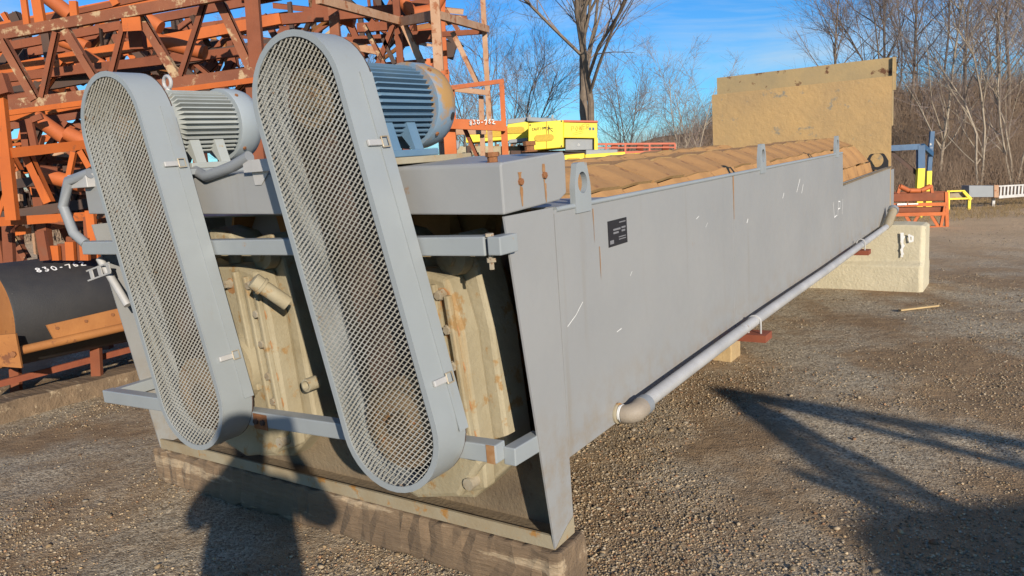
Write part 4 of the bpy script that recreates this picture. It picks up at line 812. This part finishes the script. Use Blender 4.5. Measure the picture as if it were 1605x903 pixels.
for x in (735, 790, 818): q = A(x, 228, 21.4); Y2.put(MB().box((q.x - .06, q.y, -0.05), (q.x + .06, q.y + .1, q.z)), 'leg', 'dark_steel_shade')
q = A(712, 228, 20.7); Y2.put(MB().lathe(q, (0, -1, 0.02), [(0, .06), (.0, .13), (.05, .15), (.12, .15), (.15, .12), (.15, .05)], 20), 'drive_motor', 'plain_grey', True)
for k_ in range(9): q = A(735 + k_ * 11, 226, 20.85); Y2.put(MB().box((q.x - .02, q.y, q.z - .05), (q.x + .06, q.y + .05, q.z)), 'return_bracket', 'rusty_bolt')
for x in (830, 866): YP.bar('lift_eye', (x, 180), (x, 188), 3, D0 + .9, None, 'plain_grey', 'post')
YP.bar('hose', (886, 237), (930, 239), 2.5, D0 + .2, None, 'black_rubber', 'tube'); YP.bar('rib', (857, 190), (857, 232), 1.2, D0 - .01, None, 'yellow_mesh', 'post')
for x, y in ((831, 196), (880, 190), (831, 233), (880, 229)): YP.put(hexbolt(MB(), A(x, y, D0 - .002), (0, -1, 0), 0.022, 0.012), 'panel_bolt', 'dark_steel_shade')
for x, y in ((838, 240), (915, 241)): q = A(x, y, D0 + .5); YP.put(MB().lathe((q.x, q.y, .35), (0, -1, 0), [(0, .1), (0, .33), (.04, .36), (.2, .36), (.24, .33), (.24, .1)], 22), 'wheel', 'black_rubber', True)
Y3 = Thing('yellow_chassis', (2.4, 18, 0), 'low yellow chassis with grey deck and round mark just above the screws', 'chassis')
facebox(Y3, 'side_panel', 'yellow_paint', 884, 243, 916, 259, 17.8, 1.0, -3); meshslot(Y3, 899, 252, 22, 9, 17.77); facebox(Y3, 'side_panel', 'yellow_paint', 917, 242, 980, 259, 18, 0.6, -4); facebox(Y3, 'deck', 'plain_grey', 918, 235, 968, 244, 18.2, 0.8, -1); facebox(Y3, 'tongue', 'yellow_paint', 975, 241, 1022, 246, 18.3, 0.3, -2)
q = A(958, 247, 17.97); Y3.put(MB().lathe(q, (0, -1, 0), [(0, .06), (.02, .06)], 14), 'round_cap', 'plain_grey')
for x in (892, 960): q = A(x, 262, 18.2); Y3.put(MB().box((q.x - .06, q.y, -0.05), (q.x + .06, q.y + .1, q.z)), 'leg', 'dark_steel_shade')
RC = Thing('red_conveyor', (4.0, 23, 0), 'salmon red conveyor frame with railing and idlers in front of the brush', 'conveyor')
RD = 23.0
def rbar(nm, a, b, px, D=RD, m='red_frame', kind='beam'): return RC.bar(nm, a, b, px, D, None, m, kind)
rbar('rail', (930, 226), (1058, 225), 2.6); rbar('rail', (930, 232), (1058, 231), 1.8); rbar('chord', (925, 241), (1071, 237), 4)
for x in (950, 980, 1018, 1058): rbar('post', (x, 225), (x, 241), 2.5, kind='post')
for x in (963, 1003, 1043): rbar('idler', (x - 5, 231), (x + 5, 232), 8, RD + .1, 'red_tab', 'tube')
for x in (975, 990, 1010, 1030, 1045): rbar('brace', (x, 240), (x + 5, 246), 2)
for x in (940, 1062): q = A(x, 240, RD + .1); RC.put(MB().box((q.x - .05, q.y, 0), (q.x + .05, q.y + .08, q.z)), 'leg', 'red_frame')

# ------------------------------------------------------------------ right: hopper frame, blue gantry, white lattice mast
HF = Thing('hopper_frame', (9.4, 17.5, 0), 'rust orange loading frame with troughing idler on top beside the concrete block', 'hopper frame')
HD = 17.6
def hb(nm, a, b, px, D=HD, m='orange_paint', kind='beam', D2=None): return HF.bar(nm, a, b, px, D, D2, m, kind)
facebox(HF, 'side_panel', 'orange_rust', 1380, 304, 1484, 317, HD, 0.05, -2); hb('rail', (1380, 322), (1484, 320), 5); facebox(HF, 'side_panel', 'orange_rust', 1380, 325, 1480, 334, HD + .05, 0.05, -1); hb('rail', (1380, 337), (1484, 335), 5); hb('rail', (1380, 357), (1484, 356), 3)
for x in (1400, 1420, 1440, 1460): hb('brace', (x, 338), (x + 12 * (1 if (x // 20) % 2 else -1), 357), 5, HD, 'orange_paint', 'angle')
hb('leg', (1483, 301), (1484, 358), 5, HD, 'orange_paint', 'post'); hb('leg', (1481, 322), (1474, 357), 4, HD, 'orange_paint', 'post'); hb('leg', (1384, 301), (1384, 360), 5, HD, 'orange_paint', 'post')
for a, b in (((1410, 292), (1424, 299)), ((1425, 299), (1442, 299)), ((1443, 299), (1458, 292))): hb('roller', a, b, 7, HD + .1, 'roller_orange', 'tube')
hb('idler_bracket', (1407, 303), (1411, 290), 4, HD + .1, 'roller_orange', 'post'); hb('idler_bracket', (1461, 303), (1459, 290), 4, HD + .1, 'roller_orange', 'post')
hb('label_strip', (1406, 320.5), (1421, 320), 2.6, HD - 0.06, 'chalk'); hb('label_strip', (1423, 320), (1439, 319.5), 1.6, HD - 0.06, 'chalk'); hb('deck', (1380, 303), (1484, 301), 3, HD + .5, 'orange_rust')
BG = Thing('blue_gantry', (10.8, 20.5, 0), 'dark blue and yellow steel gantry rising behind the orange loading frame', 'gantry')
def gb(nm, a, b, px, m='blue_steel', D=20.5, D2=None, kind='post'): return BG.bar(nm, a, b, px, D, D2, m, kind)
gb('post', (1443, 228), (1443, 264), 10); gb('post_base', (1443, 264), (1441, 300), 10, 'yellow_paint'); gb('post', (1461, 206), (1456, 270), 6, D=21.2); gb('post_base', (1456, 268), (1455, 300), 7, 'yellow_paint', 21.2)
gb('beam', (1385, 233), (1441, 230), 8, 'blue_steel', 20.5, None, 'beam'); gb('beam', (1446, 229), (1461, 242), 7, 'blue_steel', 20.5, 21.2, 'beam'); gb('strut', (1396, 238), (1440, 274), 6, 'dark_steel_shade', 20.6, None, 'angle'); gb('post', (1388, 230), (1388, 360), 8, 'blue_steel', 20.5)
for x, D in ((1441, 20.5), (1455, 21.2)): q = A(x, 298, D); BG.put(MB().box((q.x - .08, q.y - .05, -0.05), (q.x + .08, q.y + .05, q.z)), 'foot', 'yellow_paint')
YF = Thing('bent_stand', (13.2, 22.3, 0), 'small bent yellow steel frame on the ground by the white lattice', 'frame')
for a, b, px in (((1484, 300), (1512, 299), 2), ((1486, 312), (1518, 311), 2.5), ((1510, 300), (1522, 313), 4), ((1487, 300), (1487, 312), 2)): YF.bar('bar', a, b, px, 22.5, None, 'yellow_paint')
YF.put(MB().box(A(1488, 311, 22.6), A(1508, 302, 22.75)), 'tray', 'lip_paint')
q = A(1487, 312, 22.5); YF.put(MB().box((q.x - .04, q.y, -0.05), (q.x + .04, q.y + .05, q.z)), 'foot', 'yellow_paint'); q = A(1520, 312, 22.5); YF.put(MB().box((q.x - .04, q.y, -0.05), (q.x + .04, q.y + .05, q.z)), 'foot', 'yellow_paint')
WM = Thing('lattice_mast', (15.5, 23, 0), 'white ladder-like lattice mast with grey mesh cage lying at the right edge', 'mast')
WD = 23.0
facebox(WM, 'cage', 'plain_grey', 1519, 291, 1558, 309, WD, 0.5, 0, 0.005); facebox(WM, 'end_frame', 'peel_pale', 1558, 290, 1566, 310, WD - .03, 0.5, 0)
WM.bar('chord', (1565, 309), (1680, 300), 4, WD, None, 'galvanised'); WM.bar('chord', (1565, 292), (1680, 286), 2, WD, None, 'galvanised')
for i in range(18): x = 1568 + 5.6 * i; WM.bar('rung', (x, 307 - i * .4), (x + 1, 292 - i * .3), 2.4, WD, None, 'galvanised', 'post')
for x in (1519, 1558, 1640): q = A(x, 309, WD + .2); WM.put(MB().box((q.x - .04, q.y, -0.05), (q.x + .04, q.y + .06, q.z)), 'leg', 'galvanised')

# ------------------------------------------------------------------ trees
def bare_tree(seed, h, r0, stems, spread, up, depth, kids, wob=0.16, base=-0.2):
    rs = random.Random(seed); trunk, crown = MB(), MB()
    def seg(mb, pts, rads, n): mb.tube(pts, rads, n, caps=False)
    def grow(p, d, ln, r, lev):
        n = 5 if lev < 2 else (4 if lev == 2 else 3); pts = [p]; rads = [r]; dd = d.copy(); step = ln / n
        for i in range(n):
            dd = (dd + Vector((rs.gauss(0, wob), rs.gauss(0, wob), rs.gauss(0, wob * .5) + up * (0.5 if lev else 0.2)))).normalized(); p = p + dd * step
            pts.append(p); rads.append(r * (1 - 0.72 * (i + 1) / n) if lev else r * (1 - 0.6 * (i + 1) / n))
        seg(trunk if lev < 2 else crown, pts, [max(q, 0.0028) for q in rads], 8 if lev == 0 else (5 if lev == 1 else 3))
        if lev >= depth: return
        k = kids[lev]
        for j in range(k):
            f = rs.uniform(0.2 if lev == 0 else 0.12, 1.0); i = min(n - 1, int(f * n)); q = pts[i].lerp(pts[i + 1], f * n - i); rr = rads[i] * 0.55
            base = (pts[i + 1] - pts[i]).normalized(); ax = base.orthogonal().normalized(); ax.rotate(Quaternion(base, rs.uniform(0, 6.283)))
            nd = base.copy(); nd.rotate(Quaternion(ax, rs.uniform(0.45, 1.0) * spread)); grow(q, nd, ln * rs.uniform(0.34, 0.58) * (1.15 - 0.5 * f if lev == 0 else 1), max(rr * (0.8 if lev >= 1 else 1), 0.0045), lev + 1)
    for s in range(stems):
        a = s / stems * 6.283 + rs.random(); tilt = 0.0 if stems == 1 else rs.uniform(0.06, 0.18); d = Vector((math.sin(tilt) * math.cos(a), math.sin(tilt) * math.sin(a), math.cos(tilt)))
        grow(Vector((0, 0, base)), d, h * rs.uniform(0.85, 1.05), r0, 0)
    return trunk, crown
def tree_obj(name, tr, cr, mt, mc, loc, label, group=None, rot=0, sc=1.0):
    e = empty(name, loc, label, 'tree', group); e.rotation_euler.z = rot; e.scale = (sc, sc, sc)
    for nm, mesh, m in (('trunk', tr, mt), ('crown', cr, mc)):
        if isinstance(mesh, MB): ob = mesh.build(nm, m, e, smooth=(nm == 'trunk'))
        else: ob = bpy.data.objects.new(nm, mesh); COL.objects.link(ob); ob.parent = e
    return e
def tz(x, y): return float(ground_z(np.array([x]), np.array([y]))[0])
# the big one: three stems from a short bole
tr, cr = bare_tree(11, 15.0, 0.125, 3, 0.78, 0.08, 4, (20, 8, 6, 4), 0.09, 1.3)
tr.tube([(0, 0, -0.5), (0.03, 0, 0.7), (-0.02, 0.02, 1.2), (0, 0, 1.7)], [0.30, 0.235, 0.205, 0.17], 10)
bx = A(925, 240, 27.0); tree_obj('bare_tree', tr, cr, 'bark', 'twig', (bx.x, bx.y, tz(bx.x, bx.y) - 0.2), 'tall bare tree with three thick stems rising behind the yellow plant', None, 0.7)
protos = []
for sd_, h, r0, st, sp, up, kd in ((21, 8.5, 0.058, 1, 0.9, 0.06, (17, 8, 7)), (22, 7.5, 0.048, 2, 0.8, 0.08, (15, 8, 7)), (23, 9.5, 0.072, 1, 0.8, 0.10, (19, 9, 6)), (24, 6.0, 0.034, 3, 0.9, 0.05, (12, 7, 7))):
    tr, cr = bare_tree(sd_, h, r0, st, sp, up, 3, kd, 0.13); protos.append((tr, cr))
pm = {}
def plant(kind, x, y, label, group, rot, sc, pale=False):
    key = (kind, pale)
    if key not in pm:
        tr, cr = protos[kind]; a = MB(); a.v, a.f = tr.v, tr.f; b = MB(); b.v, b.f = cr.v, cr.f
        e = tree_obj('bare_tree', a, b, 'bark_pale' if pale else 'bark', 'twig', (x, y, tz(x, y)), label, group, rot, sc); pm[key] = [c_.data for c_ in e.children]; pm[key].sort(key=lambda m_: m_.name.startswith('crown')); return e
    return tree_obj('bare_tree', pm[key][0], pm[key][1], None, None, (x, y, tz(x, y)), label, group, rot, sc)
rs = random.Random(4)
# named individuals: (px, D, kind, pale, scale, label)
for px, D, kd, pale, sc, lb in ((1535, 27.2, 1, True, 0.95, 'pale crooked double-stemmed tree right of the blue gantry'), (1470, 28.5, 0, True, 1.0, 'slender pale tree leaning just right of the blue gantry post'), (1590, 28.0, 3, True, 1.25, 'pale many-stemmed tree at the right edge of the photograph'),
                                (1075, 27.5, 3, True, 0.85, 'thin pale birch-like tree left of the tan end plate'), (1300, 33, 2, False, 0.85, 'bare tree rising above the middle of the tan end plate'), (1385, 34, 1, False, 1.05, 'bare twin-stemmed tree above the right corner of the tan end plate'),
                                (1505, 33, 2, False, 1.0, 'tall straight dark tree on the bank at the right'), (1560, 35, 2, False, 1.05, 'tall dark tree on the bank near the right edge'), (830, 31, 1, False, 0.9, 'bare tree left of the big three-stemmed tree'),
                                (735, 30, 3, False, 1.15, 'bushy bare tree behind the orange handrail'), (785, 33, 0, False, 0.85, 'bare tree between the handrail and the yellow plant'), (985, 32, 3, False, 0.95, 'low bare tree right of the big three-stemmed tree')):
    g_ = A(px, 300, D); plant(kd, g_.x, D, lb, None, rs.uniform(0, 6.28), sc, pale)
for i in range(21):                                     # trees that make the wood behind, alike in the photograph
    x = rs.uniform(-24, 2) if i < 7 else rs.uniform(19, 34); y = rs.uniform(36, 48)
    plant(rs.choice((0, 1, 2, 2)), x, y, 'grey bare tree in the wood on the bank behind the yard', 'bare trees in the wood behind', rs.uniform(0, 6.28), rs.uniform(0.6, 0.8) if i < 7 else rs.uniform(0.85, 1.15))
# brush: one tangled mass
def thicket(name, n, region, hmin, hmax, m, label, cat, lean=0.5, wd=(0.005, 0.011)):
    x, y = region(n); z = ground_z(x, y) - 0.05; h = rng.uniform(hmin, hmax, n)
    segs = 3; a = rng.uniform(0, 6.283, n); ln = rng.uniform(0.05, lean, n); V = []; F = []
    wdt = rng.uniform(*wd, n); px_, py_, pz_ = x.copy(), y.copy(), z.copy(); rings = []
    for k in range(segs + 1):
        t = k / segs; r = wdt * (1 - 0.8 * t)
        cxk = x + np.cos(a) * ln * h * t ** 1.5 + rng.normal(0, 0.04, n) * h * (t > 0); cyk = y + np.sin(a) * ln * h * t ** 1.5 + rng.normal(0, 0.04, n) * h * (t > 0); czk = z + h * t * (1 - 0.25 * ln * t)
        rings.append(np.stack([np.stack([cxk + r * math.cos(b), cyk + r * math.sin(b), czk], -1) for b in (0, 2.1, 4.2)], 1))
    Vv = np.stack(rings, 1).reshape(n, -1, 3); base = (np.arange(n) * (segs + 1) * 3)[:, None, None]
    f = np.array([(k * 3 + i, k * 3 + (i + 1) % 3, k * 3 + 3 + (i + 1) % 3, k * 3 + 3 + i) for k in range(segs) for i in range(3)])
    o = np_mesh(name, Vv.reshape(-1, 3), (f[None] + base).reshape(-1, 4), m, None, 'stuff'); o['label'] = label; o['category'] = cat; return o
def reg_brush(n):
    nb = n // 14; bx_ = rng.uniform(-34, 34, nb); by_ = 27.5 - 0.12 * bx_ + 22 * rng.random(nb) ** 1.5 + 0.6; k = rng.integers(0, nb, n); return bx_[k] + rng.normal(0, 0.35, n), by_[k] + rng.normal(0, 0.35, n)
thicket('brush', 60000, reg_brush, 0.6, 2.2, 'brush', 'tangled leafless brown brush covering the bank behind the yard', 'brush', 0.7, (0.006, 0.014))
thicket('undergrowth', 22000, lambda n: (rng.uniform(-16, 34, n), 28.0 + 20 * rng.random(n)), 0.3, 1.1, 'brush', 'low dead undergrowth and stalks at the foot of the bank', 'undergrowth', 0.9, (0.008, 0.02))
def reg_grass(n):
    x = rng.uniform(7.5, 24, n); y = 18.6 + (x - 9) * 0.15 + 9 * rng.random(n) ** 0.8; keep = vnoise(x, y, 0.5) > 0.25; x[~keep] = rng.uniform(12, 24, (~keep).sum()); return x, y
thicket('dry_grass', 26000, reg_grass, 0.04, 0.20, 'dry_grass', 'short dry straw-coloured grass at the yard edge on the right', 'grass', 0.9, (0.006, 0.014))

# ------------------------------------------------------------------ what throws the two shadows: the photographer and a stacker behind him
def person():
    J = dict(pel=(0.0, -0.46, 0.98), sp=(0, -0.47, 1.18), ch=(0, -0.46, 1.36), nk=(0, -0.43, 1.49), hd=(0, -0.40, 1.58), hd2=(0, -0.395, 1.70), hd3=(0, -0.40, 1.755))
    V = []; E = []; R_ = []
    def v(p, r): V.append(p); R_.append(r); return len(V) - 1
    def e(*ids): [E.append((a, b)) for a, b in zip(ids[:-1], ids[1:])]
    pel = v(J['pel'], .20); sp = v(J['sp'], .205); chv = v(J['ch'], .21); nk = v(J['nk'], .085); h1 = v(J['hd'], .095); h2 = v(J['hd2'], .105); h3 = v(J['hd3'], .075); e(pel, sp, chv, nk, h1, h2, h3)
    nose = v((0, -0.29, 1.645), .014); e(h2, nose)
    for s in (-1, 1):
        shd = v((s * .20, -.45, 1.41), .085); el = v((s * .345, -.32, 1.22), .068); wr = v((s * .115, -.11, 1.52), .033); pm_ = v((s * .098, -.065, 1.575), .03); e(chv, shd, el, wr, pm_)
        for k, (dz, dy, ln) in enumerate(((.045, .012, 1.0), (.028, .02, 1.05), (.010, .022, 1.0), (-.008, .018, .85))):
            f1 = v((s * .092, -.03 + dy * .2, 1.60 + dz), .0095); f2 = v((s * (.085 - .012 * ln), -.008, 1.612 + dz), .0085); e(pm_, f1, f2)
        t1_ = v((s * .085, -.055, 1.60), .011); t2 = v((s * .062, -.036, 1.622), .010); e(pm_, t1_, t2)
        hp = v((s * .11, -.46, .92), .13); kn = v((s * .13, -.44, .50), .09); an = v((s * .14, -.48, .09), .048); toe = v((s * .16, -.30, .045), .045); e(pel, hp, kn, an, toe)
    me = bpy.data.meshes.new('body'); me.from_pydata(V, E, []); ob = bpy.data.objects.new('body_skeleton', me); COL.objects.link(ob)
    md = ob.modifiers.new('skin', 'SKIN'); md.use_smooth_shade = True
    sv = me.skin_vertices[0].data
    for i, r in enumerate(R_): sv[i].radius = (r, r)
    sv[pel].use_root = True
    ss = ob.modifiers.new('sub', 'SUBSURF'); ss.levels = 2; ss.render_levels = 2
    dg = bpy.context.evaluated_depsgraph_get(); m2 = bpy.data.meshes.new_from_object(ob.evaluated_get(dg)); bpy.data.objects.remove(ob)
    for mm in ('skin', 'jacket', 'jeans', 'boot'): m2.materials.append(MATS[mm])
    for p in m2.polygons:
        c = p.center; p.material_index = 3 if c.z < .12 else (2 if c.z < .95 else (0 if c.z > 1.485 or c.y > -.13 else 1)); p.use_smooth = True
    pe = empty('person', (0, -.46, 0), 'photographer in a dark jacket holding up a phone, seen only as a shadow', 'person')
    b = bpy.data.objects.new('body', m2); COL.objects.link(b); b.parent = pe; b.matrix_parent_inverse = Matrix.Translation((0, -.46, 0)).inverted()
    hr = MB(); hr.lathe((0, -.42, 1.66), (0, -.12, 1), [(0, .100), (.04, .108), (.09, .098), (.13, .06), (.14, .01)], 20); h_ = hr.build('hair', 'hair', None, True); h_.parent = pe; h_.matrix_parent_inverse = Matrix.Translation((0, -.46, 0)).inverted()
    for s in (-1, 1):
        ey = MB().lathe((s * .033, -.318, 1.655), (0, 1, 0), [(0, .012), (.006, .009), (.008, .002)], 10).build('eye', 'chalk', None, True); ey.parent = pe; ey.matrix_parent_inverse = Matrix.Translation((0, -.46, 0)).inverted()
    tag(MB().box((-.078, -.030, 1.585), (.078, -.020, 1.662)).build('phone', 'plate_black', bevel=0.003), 'black phone held sideways by the photographer', 'phone')
person()
def back(sx, sy, h): k = h / math.tan(SUN_EL); return Vector((sx - math.sin(SUN_AZ) * k, sy - math.cos(SUN_AZ) * k, h))
ST = Thing('stacker_conveyor', back(2.6, 2.4, 0), 'orange stacker conveyor standing behind the photographer, seen only as a shadow', 'conveyor')
tip = back(1.54, 5.44, 2.3)
def stb(nm, a, b, w_=.14, m='orange_rust'): return ST.put(MB().beam(a, b, w_, w_), nm, m)
b1 = back(2.95, 4.05, 2.15); far = tip + (b1 - tip) * 2.6; q = back(2.70, 3.75, 2.1); far2 = tip + (q - tip) * 2.6
stb('boom_chord', tip, far, .08); stb('boom_chord', tip, far2, .06)
for i in range(1, 12): stb('boom_brace', tip.lerp(far, i / 12), tip.lerp(far2, (i + .5) / 12), .035)
m1 = back(1.70, 3.42, 2.0); m2_ = back(2.0, 3.40, 2.0); stb('strut', tip, m1, .10); stb('strut', tip + Vector((0.04, 0, -.02)), m2_, .07)
for i in range(2, 8): stb('strut_brace', tip.lerp(m1, i / 8), tip.lerp(m2_, (i + .6) / 8), .045)
stb('chute_arm', back(1.49, 3.84, 1.95), back(1.80, 3.34, 1.9), .07)
c1 = [back(1.60, 3.42, 1.95), back(3.6, 3.46, 1.95), back(4.0, 1.2, 1.2), back(1.25, 1.6, 1.2), back(1.36, 2.80, 1.65), back(1.44, 3.2, 1.85)]
ST.put(MB().prism(c1, (0.05, -0.3, 0.0)), 'hopper', 'orange_rust')
for a in (back(1.75, 2.2, 1.45), back(3.6, 2.0, 1.4)): ST.put(MB().box((a.x, a.y - .3, -0.05), (a.x + .12, a.y - .18, a.z)), 'leg', 'orange_rust')
stb('leg', far, Vector((far.x, far.y, -0.05)), .14)
